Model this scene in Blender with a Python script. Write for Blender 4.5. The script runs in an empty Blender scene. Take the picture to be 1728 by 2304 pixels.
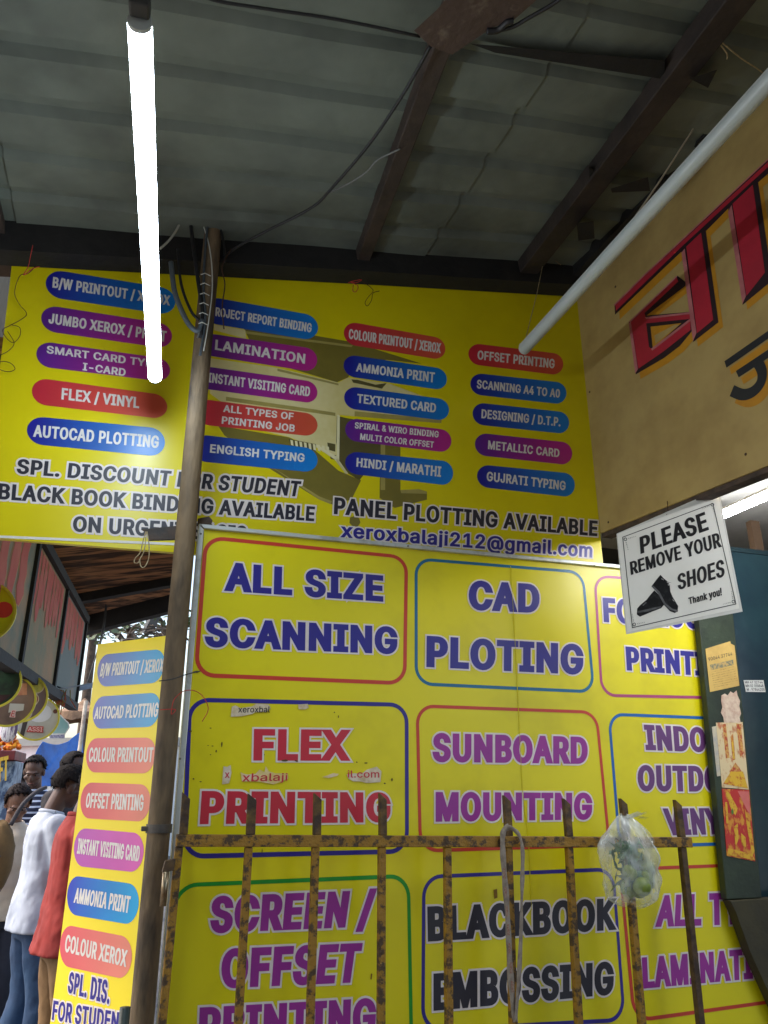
import bpy, bmesh, math, random
from mathutils import Vector, Matrix
from mathutils.geometry import delaunay_2d_cdt
from mathutils import noise as mnoise
R = math.radians
rnd = random.Random(7)
sc = bpy.context.scene
COL = sc.collection

# ------------------------------------------------------------------ camera, world, sun, exposure
FPX, CX, CY = 1742.0, 864.0, 1152.0          # focal length and centre in photo pixels
EYE, PITCH = 1.6, R(19.9)
cd = bpy.data.cameras.new('camera'); cam = bpy.data.objects.new('camera', cd); COL.objects.link(cam)
cd.sensor_fit = 'HORIZONTAL'; cd.sensor_width = 36; cd.lens = 36 * FPX / 1728
cd.clip_start = .05; cd.clip_end = 3000
cam.location = (0, 0, EYE); cam.rotation_euler = (R(90) + PITCH, 0, 0)
sc.camera = cam
SUN_AZ, SUN_EL = -92, 52
w = bpy.data.worlds.new('World'); sc.world = w; w.use_nodes = True
nt = w.node_tree; bg = nt.nodes['Background']
sky = nt.nodes.new('ShaderNodeTexSky'); sky.sky_type = 'NISHITA'; sky.sun_disc = False
sky.sun_elevation = R(SUN_EL); sky.sun_rotation = R(SUN_AZ); sky.dust_density = 4; sky.air_density = 1.2; sky.ozone_density = 1
nt.links.new(sky.outputs[0], bg.inputs[0]); bg.inputs[1].default_value = 0.15
sl = bpy.data.lights.new('sun', 'SUN'); sl.energy = 0.55; sl.angle = R(12); sl.color = (1, .95, .88)
so = bpy.data.objects.new('sun', sl); COL.objects.link(so)
sd = Vector((math.sin(R(SUN_AZ)) * math.cos(R(SUN_EL)), math.cos(R(SUN_AZ)) * math.cos(R(SUN_EL)), math.sin(R(SUN_EL))))
so.rotation_euler = (-sd).to_track_quat('-Z', 'Y').to_euler()
sc.view_settings.view_transform = 'Standard'; sc.view_settings.look = 'None'
sc.view_settings.exposure = 1.55; sc.view_settings.gamma = 1
TUBE_GLOW = 20.0
sc.render.engine = 'CYCLES'; sc.cycles.use_denoising = True
sc.cycles.max_bounces = 8; sc.cycles.transparent_max_bounces = 16; sc.cycles.sample_clamp_indirect = 6

# ------------------------------------------------------------------ materials
def lin(c):
    return tuple(((v / 255) / 12.92 if v / 255 <= .04045 else ((v / 255 + .055) / 1.055) ** 2.4) for v in c[:3]) + (1,)
MATS = {}
def mat(name, c, c2=None, scale=6, amt=.5, rough=.5, metal=0, bump=0, bscale=40, detail=4, stretch=None, spec=.5, lo=.4, hi=.65):
    """one procedural material: two colours mixed by noise, optional bump"""
    if name in MATS: return MATS[name]
    m = bpy.data.materials.new(name); m.use_nodes = True; n = m.node_tree; L = n.links
    b = n.nodes['Principled BSDF']; b.inputs['Roughness'].default_value = rough; b.inputs['Metallic'].default_value = metal
    b.inputs['Specular IOR Level'].default_value = spec
    tc = n.nodes.new('ShaderNodeTexCoord'); src = tc.outputs['Object']
    if stretch:
        mp = n.nodes.new('ShaderNodeMapping'); mp.inputs['Scale'].default_value = stretch; L.new(src, mp.inputs[0]); src = mp.outputs[0]
    c1 = lin(c); c2l = lin(c2) if c2 else tuple(v * .82 for v in c1[:3]) + (1,)
    nz = n.nodes.new('ShaderNodeTexNoise'); nz.inputs['Scale'].default_value = scale; nz.inputs['Detail'].default_value = detail
    nz.inputs['Roughness'].default_value = .65
    L.new(src, nz.inputs['Vector'])
    cr = n.nodes.new('ShaderNodeMapRange'); cr.inputs[1].default_value = lo; cr.inputs[2].default_value = hi
    cr.inputs[3].default_value = 0; cr.inputs[4].default_value = amt
    L.new(nz.outputs[0], cr.inputs[0])
    mx = n.nodes.new('ShaderNodeMix'); mx.data_type = 'RGBA'; mx.inputs[6].default_value = c1; mx.inputs[7].default_value = c2l
    L.new(cr.outputs[0], mx.inputs[0]); L.new(mx.outputs[2], b.inputs['Base Color'])
    if bump:
        nb = n.nodes.new('ShaderNodeTexNoise'); nb.inputs['Scale'].default_value = bscale; nb.inputs['Detail'].default_value = 5
        L.new(src, nb.inputs['Vector'])
        bp = n.nodes.new('ShaderNodeBump'); bp.inputs['Strength'].default_value = bump; bp.inputs['Distance'].default_value = .01
        L.new(nb.outputs[0], bp.inputs['Height']); L.new(bp.outputs[0], b.inputs['Normal'])
    MATS[name] = m; return m
def grad(name, ca, cb, rough=.35):
    """printed colour gradient running along a pill"""
    if name in MATS: return MATS[name]
    m = bpy.data.materials.new(name); m.use_nodes = True; n = m.node_tree; L = n.links
    b = n.nodes['Principled BSDF']; b.inputs['Roughness'].default_value = rough
    tc = n.nodes.new('ShaderNodeTexCoord'); sx = n.nodes.new('ShaderNodeSeparateXYZ'); L.new(tc.outputs['Generated'], sx.inputs[0])
    r = n.nodes.new('ShaderNodeValToRGB'); r.color_ramp.elements[0].color = lin(ca); r.color_ramp.elements[1].color = lin(cb)
    r.color_ramp.elements[0].position = .05; r.color_ramp.elements[1].position = .95
    L.new(sx.outputs[0], r.inputs[0])
    nz = n.nodes.new('ShaderNodeTexNoise'); nz.inputs['Scale'].default_value = 5; nz.inputs['Detail'].default_value = 5
    mr = n.nodes.new('ShaderNodeMapRange'); mr.inputs[1].default_value = .35; mr.inputs[2].default_value = .7; mr.inputs[3].default_value = 1; mr.inputs[4].default_value = .85
    L.new(tc.outputs['Object'], nz.inputs['Vector']); L.new(nz.outputs[0], mr.inputs[0])
    mx = n.nodes.new('ShaderNodeMix'); mx.data_type = 'RGBA'; mx.blend_type = 'MULTIPLY'; mx.inputs[0].default_value = 1
    L.new(r.outputs[0], mx.inputs[6]); L.new(mr.outputs[0], mx.inputs[7]); L.new(mx.outputs[2], b.inputs['Base Color'])
    MATS[name] = m; return m
def glow(name, c, s):
    if name in MATS: return MATS[name]
    m = bpy.data.materials.new(name); m.use_nodes = True; b = m.node_tree.nodes['Principled BSDF']
    b.inputs['Base Color'].default_value = (.9, .9, .9, 1); b.inputs['Emission Color'].default_value = c; b.inputs['Emission Strength'].default_value = s
    MATS[name] = m; return m
YELLOW = mat('print_yellow', (226, 210, 8), (204, 184, 12), 2.2, .6, .3, bump=.06, bscale=5, lo=.42, hi=.75)
YELLOW2 = mat('flex_yellow', (230, 216, 8), (186, 168, 14), 3.0, .5, .32, bump=.3, bscale=2.6, lo=.5, hi=.8)
YELLOW3 = mat('banner_yellow', (250, 226, 40), (240, 214, 48), 2, .5, .4, bump=.05, bscale=5)
WHITE = mat('print_white', (232, 228, 222), (205, 200, 190), 8, .5, .4)
PINKW = mat('print_halo', (236, 226, 222), (214, 200, 190), 8, .5, .4)
NAVY = mat('print_navy', (46, 38, 140), (54, 46, 128), 8, .6, .35)
BLACK = mat('print_black', (40, 38, 52), (50, 46, 50), 8, .6, .4)
REDP = mat('print_red', (206, 46, 66), (190, 52, 60), 8, .6, .35)
REDL = mat('print_red_line', (206, 62, 40), (190, 66, 50), 8, .6, .35)
TEALL = mat('print_blue_line', (24, 110, 150), (30, 100, 140), 8, .6, .35)
BLUEL = mat('print_bright_blue_line', (20, 100, 180), (30, 100, 160), 8, .6, .35)
MAGL = mat('print_magenta_line', (180, 70, 120), (160, 70, 110), 8, .6, .35)
GREENL = mat('print_green_line', (24, 150, 40), (30, 130, 40), 8, .6, .35)
PURP = mat('print_purple', (160, 48, 150), (140, 46, 140), 8, .6, .35)
PLUM = mat('print_plum', (110, 62, 120), (96, 56, 110), 8, .6, .35)
INK = mat('print_ink', (30, 30, 34), (44, 40, 40), 8, .6, .4)
GR = dict(b=grad('pill_blue', (34, 34, 150), (20, 130, 215)), p=grad('pill_purple', (96, 36, 140), (190, 40, 140)),
          r=grad('pill_red', (205, 45, 62), (222, 90, 62)), B=grad('pill_sky', (92, 104, 190), (60, 170, 220)), V=grad('pill_azure', (40, 70, 190), (10, 170, 230)),
          R=grad('pill_coral', (226, 92, 104), (236, 140, 120)), P=grad('pill_orchid', (186, 88, 180), (226, 100, 186)))
ALU = mat('aluminium_trim', (205, 208, 204), (150, 148, 140), 14, .8, .4, .35, lo=.5, hi=.75, bump=.05)
DARK = mat('near_black', (30, 29, 28), (18, 17, 17), 9, .8, .8, bump=.3)
RUSTPAINT = mat('chipped_mustard_paint', (150, 110, 30), (62, 46, 34), 42, .92, .6, bump=.45, bscale=80, lo=.49, hi=.57, detail=8, stretch=(1, 1, .45))
RUSTDARK = mat('rusty_brown_steel', (92, 70, 42), (52, 36, 30), 22, .9, .65, bump=.3, bscale=50, lo=.4, hi=.6)
POLEM = mat('stained_pole_paint', (122, 102, 76), (52, 44, 36), 10, .95, .8, bump=.6, bscale=45, lo=.42, hi=.66, stretch=(1, 1, .28))
BROWN = mat('rafter_brown', (66, 54, 48), (42, 36, 32), 8, .8, .7, bump=.3)
WIRE = mat('black_cable', (28, 28, 30), (40, 40, 44), 20, .5, .5)
GREYWIRE = mat('grey_cable', (120, 122, 118), (90, 90, 90), 20, .5, .6)
TWINE = mat('jute_twine', (176, 160, 124), (130, 110, 80), 60, .8, .9)
THREAD = mat('dark_thread', (70, 44, 26), (50, 30, 22), 60, .8, .9)
REDTHREAD = mat('red_thread', (190, 60, 50), (150, 50, 50), 60, .8, .9)

# ------------------------------------------------------------------ projection helpers (survey the photo onto real planes)
def ray(px, py):
    x, y = (px - CX) / FPX, -(py - CY) / FPX
    return Vector((x, math.cos(PITCH) - y * math.sin(PITCH), math.sin(PITCH) + y * math.cos(PITCH)))
CAM = Vector((0, 0, EYE))
def at(px, py, dist):
    """the point seen at this pixel at a horizontal distance from the camera"""
    d = ray(px, py); return CAM + d * (dist / math.hypot(d.x, d.y))
def azv(deg): return Vector((math.sin(R(deg)), math.cos(R(deg)), 0))
class Plane:
    def __init__(s, O, U, V=Vector((0, 0, 1))):
        s.O = Vector(O); s.U = Vector(U).normalized(); s.V = Vector(V).normalized(); s.N = s.U.cross(s.V).normalized()
        s.M = Matrix((s.U, s.V, s.N)).transposed().to_4x4(); s.M.translation = s.O
    def hit(s, px, py, off=0):
        d = ray(px, py); o = s.O + s.N * off
        t = (o - CAM).dot(s.N) / d.dot(s.N); p = CAM + d * t - s.O
        return (p.dot(s.U), p.dot(s.V))
    def world(s, px, py, off=0):
        u, v = s.hit(px, py, off); return s.O + s.U * u + s.V * v + s.N * off
    def shifted(s, off): return Plane(s.O + s.N * off, s.U, s.V)
ZOOM = {'3': (0, 560, 2.37), '4b': (400, 560, 2.765), '5b': (900, 560, 3.16), '1': (0, 1180, 3.607), '2': (0, 1640, 3.3325), '4': (380, 1160, 2.676),
        '5': (900, 1200, 2.0036), '6': (280, 1800, 2.3042), '7': (900, 1800, 2.0036), '8': (1328, 1050, 4.0225), '9': (1540, 1200, 2.9106),
        '10': (1300, 1780, 3.876), '11': (260, 1180, 6.914), 'w': (1368, 340, 3.95), 'd': (0, 1480, 7.54), 'r': (864, 0, 1.9201), 'l': (0, 0, 1.9201), 'm': (0, 1700, 3.66), '': (0, 0, 1)}
def Z(k, pts):
    x0, y0, s = ZOOM[k]; return [(x0 + x / s, y0 + y / s) for x, y in pts]

# ------------------------------------------------------------------ object helpers
def tag(o, label=None, cat=None, group=None, kind=None):
    if label: o['label'] = label
    if cat: o['category'] = cat
    if group: o['group'] = group
    if kind: o['kind'] = kind
    return o
def empty(name, M, label, cat, group=None):
    o = bpy.data.objects.new(name, None); COL.objects.link(o); o.empty_display_size = .05
    o.matrix_world = M if isinstance(M, Matrix) else Matrix.Translation(M)
    return tag(o, label, cat, group)
class MB:
    def __init__(s): s.v = []; s.f = []
    def add(s, vs, fs):
        n = len(s.v); s.v += [tuple(p) for p in vs]; s.f += [tuple(i + n for i in f) for f in fs]; return s
    def box(s, c, d, M=None):
        x, y, z = (k / 2 for k in d)
        vs = [Vector((sx * x, sy * y, sz * z)) for sz in (-1, 1) for sy in (-1, 1) for sx in (-1, 1)]
        if M is not None: vs = [M @ p for p in vs]
        vs = [p + Vector(c) for p in vs]
        return s.add(vs, [(0, 2, 3, 1), (4, 5, 7, 6), (0, 1, 5, 4), (2, 6, 7, 3), (0, 4, 6, 2), (1, 3, 7, 5)])
    def beam(s, a, b, wd, ht, up=Vector((0, 0, 1))):
        """bar between two points"""
        a, b = Vector(a), Vector(b); d = (b - a); z = d.normalized(); x = up.cross(z)
        if x.length < 1e-4: x = Vector((1, 0, 0)).cross(z)
        x.normalize(); y = z.cross(x); M = Matrix((x, y, z)).transposed()
        return s.box((a + b) / 2, (wd, ht, d.length), M)
    def prism(s, poly, w0, w1, top=None):
        """outline in the (u,v) plane, w0 back to w1 front"""
        n = len(poly); A = sum(poly[i - 1][0] * poly[i][1] - poly[i][0] * poly[i - 1][1] for i in range(n))
        if A < 0: poly = poly[::-1]
        vs = [(x, y, w0) for x, y in poly] + [(x, y, w1) for x, y in poly]
        return s.add(vs, [tuple(range(n - 1, -1, -1)), tuple(range(n, 2 * n))] + [(i, (i + 1) % n, n + (i + 1) % n, n + i) for i in range(n)])
    def flat(s, poly, w):
        n = len(poly); A = sum(poly[i - 1][0] * poly[i][1] - poly[i][0] * poly[i - 1][1] for i in range(n))
        if A < 0: poly = poly[::-1]
        return s.add([(x, y, w) for x, y in poly], [tuple(range(n))])
    def tube(s, pts, r, seg=8, caps=True, closed=False):
        pts = [Vector(p) for p in pts]; n = len(pts); rs = r if isinstance(r, (list, tuple)) else [r] * n
        up = None; rings = []
        for i, p in enumerate(pts):
            d = (pts[min(i + 1, n - 1)] - pts[max(i - 1, 0)]).normalized()
            if up is None: up = Vector((0, 0, 1)) if abs(d.z) < .9 else Vector((1, 0, 0))
            x = up.cross(d); x = x.normalized() if x.length > 1e-5 else Vector((1, 0, 0)); y = d.cross(x); up = y
            rings.append([p + x * math.cos(2 * math.pi * k / seg) * rs[i] + y * math.sin(2 * math.pi * k / seg) * rs[i] for k in range(seg)])
        vs = [q for g in rings for q in g]; fs = []
        for i in range(n - 1):
            for k in range(seg):
                a, b = i * seg + k, i * seg + (k + 1) % seg; fs.append((a, b, b + seg, a + seg))
        if caps: fs += [tuple(range(seg - 1, -1, -1)), tuple(range((n - 1) * seg, n * seg))]
        return s.add(vs, fs)
    def ellipsoid(s, c, r, nu=20, nv=12, fn=None):
        vs = []; fs = []
        for j in range(nv + 1):
            th = math.pi * j / nv
            for i in range(nu):
                ph = 2 * math.pi * i / nu; d = Vector((math.sin(th) * math.cos(ph), math.sin(th) * math.sin(ph), math.cos(th)))
                k = fn(d) if fn else 1
                vs.append(Vector(c) + Vector((d.x * r[0], d.y * r[1], d.z * r[2])) * k)
        for j in range(nv):
            for i in range(nu):
                a = j * nu + i; b = j * nu + (i + 1) % nu; fs.append((a, a + nu, b + nu, b))
        return s.add(vs, fs)
    def build(s, name, m, parent=None, smooth=False, bevel=0):
        me = bpy.data.meshes.new(name); me.from_pydata(s.v, [], s.f); me.validate(); me.materials.append(m)
        if smooth: me.polygons.foreach_set('use_smooth', [True] * len(me.polygons))
        o = bpy.data.objects.new(name, me); COL.objects.link(o)
        if parent is not None: o.parent = parent
        if bevel:
            b = o.modifiers.new('bevel', 'BEVEL'); b.width = bevel; b.segments = 2; b.limit_method = 'ANGLE'
        me.update(); return o
def spline(pts, k=6):
    """smooth path through points"""
    P = [Vector(p) for p in pts]; out = []
    for i in range(len(P) - 1):
        a, b, c, d = P[max(i - 1, 0)], P[i], P[i + 1], P[min(i + 2, len(P) - 1)]
        for j in range(k):
            t = j / k
            out.append(.5 * ((2 * b) + (c - a) * t + (2 * a - 5 * b + 4 * c - d) * t * t + (3 * b - a - 3 * c + d) * t ** 3))
    out.append(P[-1]); return out

# ------------------------------------------------------------------ lettering
GLYPHS = dict()
GLYPHS['!']=(196,[[67,160,63,509,132,509,128,160],[98,-4,81,-1,66,9,56,24,52,41,56,58,66,73,81,83,98,86,116,83,130,73,140,58,143,41,140,24,130,9,116,-1]])
GLYPHS['&']=(448,[[197,-7,150,-2,110,12,78,34,54,62,39,96,34,133,37,163,47,189,85,235,140,279,216,335,237,352,255,375,262,405,258,427,245,445,226,457,201,461,168,453,145,431,137,399,145,363,169,327,204,284,438,0,364,0,171,231,121,293,87,344,78,370,75,398,79,430,91,458,109,481,134,499,165,510,200,513,235,510,266,499,290,482,308,459,320,433,324,404,315,362,291,325,256,293,154,217,110,174,100,154,97,131,100,108,109,87,124,70,143,57,166,49,193,46,223,50,251,59,301,95,321,121,336,151,346,186,349,224,408,224,405,180,397,144,371,92,345,62,333,47,305,23,271,7,234,-3]])
GLYPHS["'"]=(206,[[78,318,70,509,136,509,128,318]])
GLYPHS[',']=(188,[[38,-119,68,71,137,71,84,-119]])
GLYPHS['-']=(453,[[337,244,337,188,114,188,114,244]])
GLYPHS['.']=(188,[[95,-4,78,-1,63,9,53,24,50,41,53,59,63,73,78,83,95,87,113,83,128,73,138,59,141,41,138,24,128,9,113,-1]])
GLYPHS['/']=(249,[[235,533,71,-76,14,-76,178,533]])
GLYPHS['0']=(453,[[227,-7,174,1,130,24,95,62,69,113,53,178,48,254,53,330,69,395,95,447,130,484,174,508,227,516,279,508,323,484,358,447,384,395,400,330,405,254,400,178,384,113,359,62,323,24,279,1],[227,50,261,56,290,74,313,103,330,144,340,194,344,254,340,314,330,365,313,405,290,435,261,453,227,460,192,453,163,435,140,405,123,365,113,314,109,254,113,194,123,144,140,103,163,74,192,56]])
GLYPHS['1']=(453,[[76,0,76,55,391,55,391,0],[276,509,276,0,212,0,212,448,209,448,86,358,86,427,198,509]])
GLYPHS['2']=(453,[[64,0,64,47,234,229,282,282,311,327,320,371,317,397,308,419,293,436,273,449,224,460,196,457,172,447,153,433,139,413,130,390,127,362,66,362,71,405,86,442,111,473,143,496,182,511,225,516,268,511,306,497,337,474,361,445,376,411,381,372,371,318,336,259,267,180,153,60,153,57,389,57,389,0]])
GLYPHS['3']=(453,[[218,-7,173,-3,133,10,98,30,70,57,52,91,44,132,109,132,115,107,126,87,144,71,165,59,219,50,275,61,297,74,315,93,325,116,329,145,326,172,316,196,299,217,275,234,242,244,201,248,157,248,157,299,288,448,288,452,70,452,70,509,372,509,372,461,211,278,211,289,264,288,308,276,344,253,371,222,387,186,393,145,387,103,370,66,344,36,309,12,266,-2]])
GLYPHS['4']=(453,[[40,105,40,158,247,509,311,509,109,166,109,163,413,163,413,105],[282,0,282,121,282,146,282,318,343,318,343,0]])
GLYPHS['5']=(453,[[221,-7,178,-2,140,11,108,32,83,60,66,93,60,130,122,130,127,108,138,89,173,60,221,50,250,53,276,64,298,82,314,104,324,131,328,162,324,193,314,221,297,244,275,262,248,273,218,277,167,268,128,246,67,253,96,509,366,509,366,452,151,452,134,301,136,301,178,325,229,334,263,330,294,321,321,306,345,285,364,260,379,231,388,199,391,163,385,117,369,76,343,41,309,15,268,-1]])
GLYPHS['6']=(453,[[226,-7,182,-1,142,15,109,40,84,74,69,115,64,162,68,199,80,239,137,340,252,509,322,509,151,261,145,261,165,288,196,307,235,314,278,309,316,295,346,271,370,240,384,201,389,157,384,112,368,73,343,39,310,14,271,-2],[226,48,254,52,279,63,299,79,314,101,324,128,327,157,324,187,314,213,299,235,279,251,254,262,226,265,198,262,174,252,153,235,138,214,128,188,125,158,128,128,138,102,153,79,174,63,198,52]])
GLYPHS['7']=(453,[[97,0,323,448,323,452,62,452,62,509,391,509,391,449,165,0]])
GLYPHS['8']=(453,[[226,-7,178,-2,136,11,101,33,74,62,57,96,52,135,55,166,65,195,81,220,101,241,125,256,153,265,153,267,119,282,93,308,76,342,70,380,75,417,90,450,114,477,146,498,184,511,226,516,269,511,306,498,337,477,361,450,377,417,382,380,376,342,359,308,333,282,300,267,300,265,327,256,351,241,372,220,387,195,397,166,401,135,395,96,378,62,352,33,317,11,275,-2],[226,49,258,52,285,60,307,74,323,91,333,113,337,139,333,165,322,189,305,208,283,223,256,232,226,235,196,232,169,223,147,208,130,189,119,165,115,139,119,113,129,91,145,74,167,60,195,52],[226,290,274,300,293,313,307,330,316,351,319,376,316,399,308,420,294,437,275,449,226,460,177,449,159,437,145,420,136,399,133,376,136,351,145,330,159,313,178,300]])
GLYPHS['9']=(453,[[226,516,271,510,310,494,343,468,368,434,384,393,389,347,385,309,373,270,315,168,200,0,130,0,301,248,307,248,287,221,257,202,218,195,175,199,137,214,106,237,83,269,68,307,64,352,69,397,85,436,110,469,143,494,182,510],[226,460,199,457,174,446,154,429,138,407,129,381,125,352,129,322,138,295,154,274,174,257,199,247,226,243,254,247,279,257,299,273,314,295,324,321,327,350,324,381,314,407,299,429,279,446,254,457]])
GLYPHS[':']=(188,[[95,-4,78,-1,63,9,53,24,50,41,53,59,63,73,78,83,95,87,113,83,128,73,138,59,141,41,138,24,128,9,113,-1],[95,271,78,274,63,284,53,299,50,316,53,334,63,349,78,359,95,362,113,359,128,349,138,334,141,316,138,299,128,284,113,274]])
GLYPHS['@']=(676,[[355,-135,284,-130,221,-114,167,-88,122,-53,87,-8,61,46,45,109,40,179,46,248,61,309,87,363,123,408,167,444,220,470,281,486,349,492,415,486,472,469,522,442,562,407,594,366,617,319,631,268,635,215,631,142,615,76,599,49,579,28,551,15,517,11,476,17,441,36,429,50,423,68,420,68,408,48,388,30,361,17,326,13,285,18,251,35,224,62,204,96,192,137,188,182,193,226,207,265,228,297,257,322,291,338,330,343,360,340,385,331,416,306,419,306,419,335,474,335,474,110,476,91,485,74,499,63,518,59,540,63,557,76,568,97,576,127,581,215,577,259,567,301,548,339,523,373,490,402,450,424,402,438,347,442,292,438,242,424,199,402,164,372,135,334,115,289,102,236,98,178,102,119,115,66,135,21,165,-17,201,-46,246,-68,298,-81,357,-85,412,-80,458,-69,489,-59,504,-107,464,-120,411,-131],[329,65,359,68,382,78,400,95,412,118,422,185,419,221,411,249,399,269,381,282,331,292,305,288,283,277,265,260,252,239,242,185,251,125,262,101,279,81,301,69]])
GLYPHS['A']=(480,[[16,0,201,509,276,509,463,0,395,0,287,302,264,372,232,478,245,478,213,371,191,302,85,0],[110,142,110,199,370,199,370,142]])
GLYPHS['B']=(456,[[60,0,60,509,241,509,289,504,329,491,359,469,381,442,394,410,398,374,395,344,387,320,356,286,315,267,315,262,339,257,363,245,385,227,402,203,414,173,418,136,413,100,400,67,377,39,344,18,301,4,247,0],[125,57,245,57,296,63,330,80,349,105,355,137,352,161,342,184,327,203,306,218,279,228,248,231,125,231],[125,285,238,285,288,296,308,309,323,326,333,348,336,372,330,403,313,429,283,446,240,452,125,452]])
GLYPHS['C']=(510,[[267,-7,205,1,150,25,104,63,70,115,48,179,40,254,48,329,70,393,104,445,150,484,205,508,267,516,340,504,373,490,402,471,427,447,448,418,463,385,473,348,408,348,389,395,357,428,315,449,267,456,223,450,184,432,150,403,125,364,109,314,103,254,109,194,125,145,151,105,184,76,223,59,267,53,315,60,357,81,389,114,408,160,473,160,463,124,448,91,428,62,402,38,373,19,341,5,305,-4]])
GLYPHS['D']=(502,[[219,0,96,0,96,57,215,57,272,63,318,81,354,110,379,149,394,198,399,255,394,312,379,361,354,399,320,428,275,446,221,452,93,452,93,509,225,509,294,501,353,478,399,441,433,391,455,329,462,255,455,181,433,119,398,68,351,31,291,8],[125,509,125,0,60,0,60,509]])
GLYPHS['E']=(419,[[60,0,60,509,372,509,372,452,125,452,125,286,355,286,355,229,125,229,125,57,375,57,375,0]])
GLYPHS['F']=(410,[[60,0,60,509,369,509,369,452,125,452,125,278,346,278,346,221,125,221,125,0]])
GLYPHS['G']=(520,[[269,-7,205,1,149,25,104,64,69,116,47,179,40,254,47,329,69,393,103,445,149,484,203,508,265,516,304,513,340,504,374,489,403,469,429,445,449,416,465,384,474,349,408,349,387,393,356,427,315,448,265,456,222,450,183,432,150,404,125,364,109,314,103,254,109,194,125,145,151,105,184,76,224,59,269,53,309,57,345,71,374,93,396,123,410,160,415,202,434,199,283,199,283,256,478,256,478,200,471,141,451,91,419,50,377,19,326,0]])
GLYPHS['H']=(517,[[60,0,60,509,125,509,125,289,392,289,392,509,457,509,457,0,392,0,392,232,125,232,125,0]])
GLYPHS['I']=(300,[[31,0,31,57,118,57,118,452,31,452,31,509,269,509,269,452,183,452,183,57,269,57,269,0]])
GLYPHS['J']=(396,[[185,-7,124,3,75,33,44,81,33,145,33,173,98,173,98,145,104,104,122,74,149,56,185,50,220,56,248,74,266,104,272,145,272,509,336,509,336,145,326,81,294,33,246,3]])
GLYPHS['K']=(467,[[104,145,104,216,139,261,174,303,212,344,364,509,448,509,231,276,228,276],[60,0,60,509,125,509,125,334,124,225,125,193,125,0],[372,0,188,259,228,309,449,0]])
GLYPHS['L']=(393,[[60,0,60,509,125,509,125,57,361,57,361,0]])
GLYPHS['M']=(628,[[60,0,60,509,152,509,277,187,287,159,299,123,311,84,322,49,307,49,318,83,330,121,342,158,352,187,476,509,568,509,568,0,504,0,504,291,504,327,505,369,506,413,507,457,513,457,498,409,482,363,467,322,456,291,342,0,286,0,170,291,159,321,145,361,129,408,112,457,119,457,120,416,121,372,122,328,122,291,122,0]])
GLYPHS['N']=(523,[[60,0,60,509,136,509,343,183,363,151,388,107,414,55,405,54,401,108,399,157,399,195,399,509,463,509,463,0,387,0,202,290,177,331,148,381,108,452,119,454,122,384,124,328,125,291,125,0]])
GLYPHS['O']=(533,[[267,-7,205,1,150,25,105,63,70,115,48,179,40,254,48,329,70,393,105,445,150,484,205,508,267,516,329,508,384,484,429,445,464,393,486,329,493,254,486,179,464,115,429,63,384,25,329,1],[267,53,310,59,349,76,383,105,408,144,425,194,430,254,425,314,408,365,383,404,349,433,310,450,267,456,223,450,184,433,151,404,125,364,109,314,103,254,109,194,125,144,151,105,184,76,223,59]])
GLYPHS['P']=(445,[[60,0,60,509,235,509,289,503,332,487,366,462,390,430,404,391,409,348,404,304,390,265,366,233,332,207,289,191,235,186,109,186,109,242,233,242,269,246,297,256,318,272,333,294,342,319,344,348,342,376,333,402,318,423,297,439,268,449,232,452,125,452,125,0]])
GLYPHS['Q']=(533,[[245,159,313,159,369,85,384,65,468,-48,401,-48,346,27,331,46],[267,-7,205,1,150,25,105,63,70,115,48,179,40,254,48,329,70,393,105,445,150,484,205,508,267,516,329,508,384,484,429,445,464,393,486,329,493,254,486,179,464,115,429,63,384,25,329,1],[267,53,310,59,349,76,383,105,408,144,425,194,430,254,425,314,408,365,383,404,349,433,310,450,267,456,223,450,184,433,151,404,125,364,109,314,103,254,109,194,125,144,151,105,184,76,223,59]])
GLYPHS['R']=(449,[[60,0,60,509,236,509,290,504,333,489,367,465,390,433,405,395,409,352,405,309,390,271,367,240,333,217,289,203,236,198,96,198,96,255,234,255,269,258,298,267,319,281,334,300,342,324,345,352,342,380,334,405,319,425,298,440,269,449,233,452,125,452,125,0],[353,0,230,229,303,229,428,0]])
GLYPHS['S']=(447,[[224,-9,172,-4,128,9,91,31,64,60,46,96,38,137,104,137,110,110,123,88,142,71,166,59,224,49,257,52,286,60,311,74,329,92,341,114,346,139,342,161,332,179,296,205,245,222,184,239,128,260,86,289,60,326,52,372,58,413,75,448,102,476,138,498,180,511,227,516,275,511,316,498,351,476,377,449,394,415,401,378,337,378,326,412,302,437,267,453,225,459,194,456,167,448,145,435,129,418,118,398,115,376,119,352,131,334,169,308,212,293,264,279,312,264,359,238,395,198,405,171,408,139,403,99,386,64,360,34,323,11,278,-4]])
GLYPHS['T']=(449,[[32,452,32,509,417,509,417,452,257,452,257,0,193,0,193,452]])
GLYPHS['U']=(517,[[259,-8,203,-2,154,15,114,43,85,80,66,124,60,173,60,509,124,509,124,178,128,144,141,113,160,87,187,68,220,56,259,52,298,56,331,68,357,87,377,113,389,144,393,178,393,509,457,509,457,173,451,124,433,80,403,43,363,15,315,-2]])
GLYPHS['V']=(480,[[204,0,16,509,84,509,192,206,215,137,248,31,235,31,267,138,290,206,395,509,463,509,278,0]])
GLYPHS['W']=(686,[[155,0,16,509,82,509,163,196,175,145,187,94,197,40,189,40,200,94,211,145,224,196,306,509,380,509,462,196,474,145,486,94,497,40,488,40,499,94,510,145,523,196,603,509,670,509,530,0,455,0,368,323,351,391,336,475,350,475,335,395,318,323,230,0]])
GLYPHS['X']=(474,[[18,0,217,284,217,236,29,509,104,509,178,400,204,361,223,329,243,292,232,292,252,329,272,361,298,400,374,509,446,509,259,239,259,287,456,0,382,0,292,129,268,165,250,195,230,231,244,231,225,196,206,166,182,129,91,0]])
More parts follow.
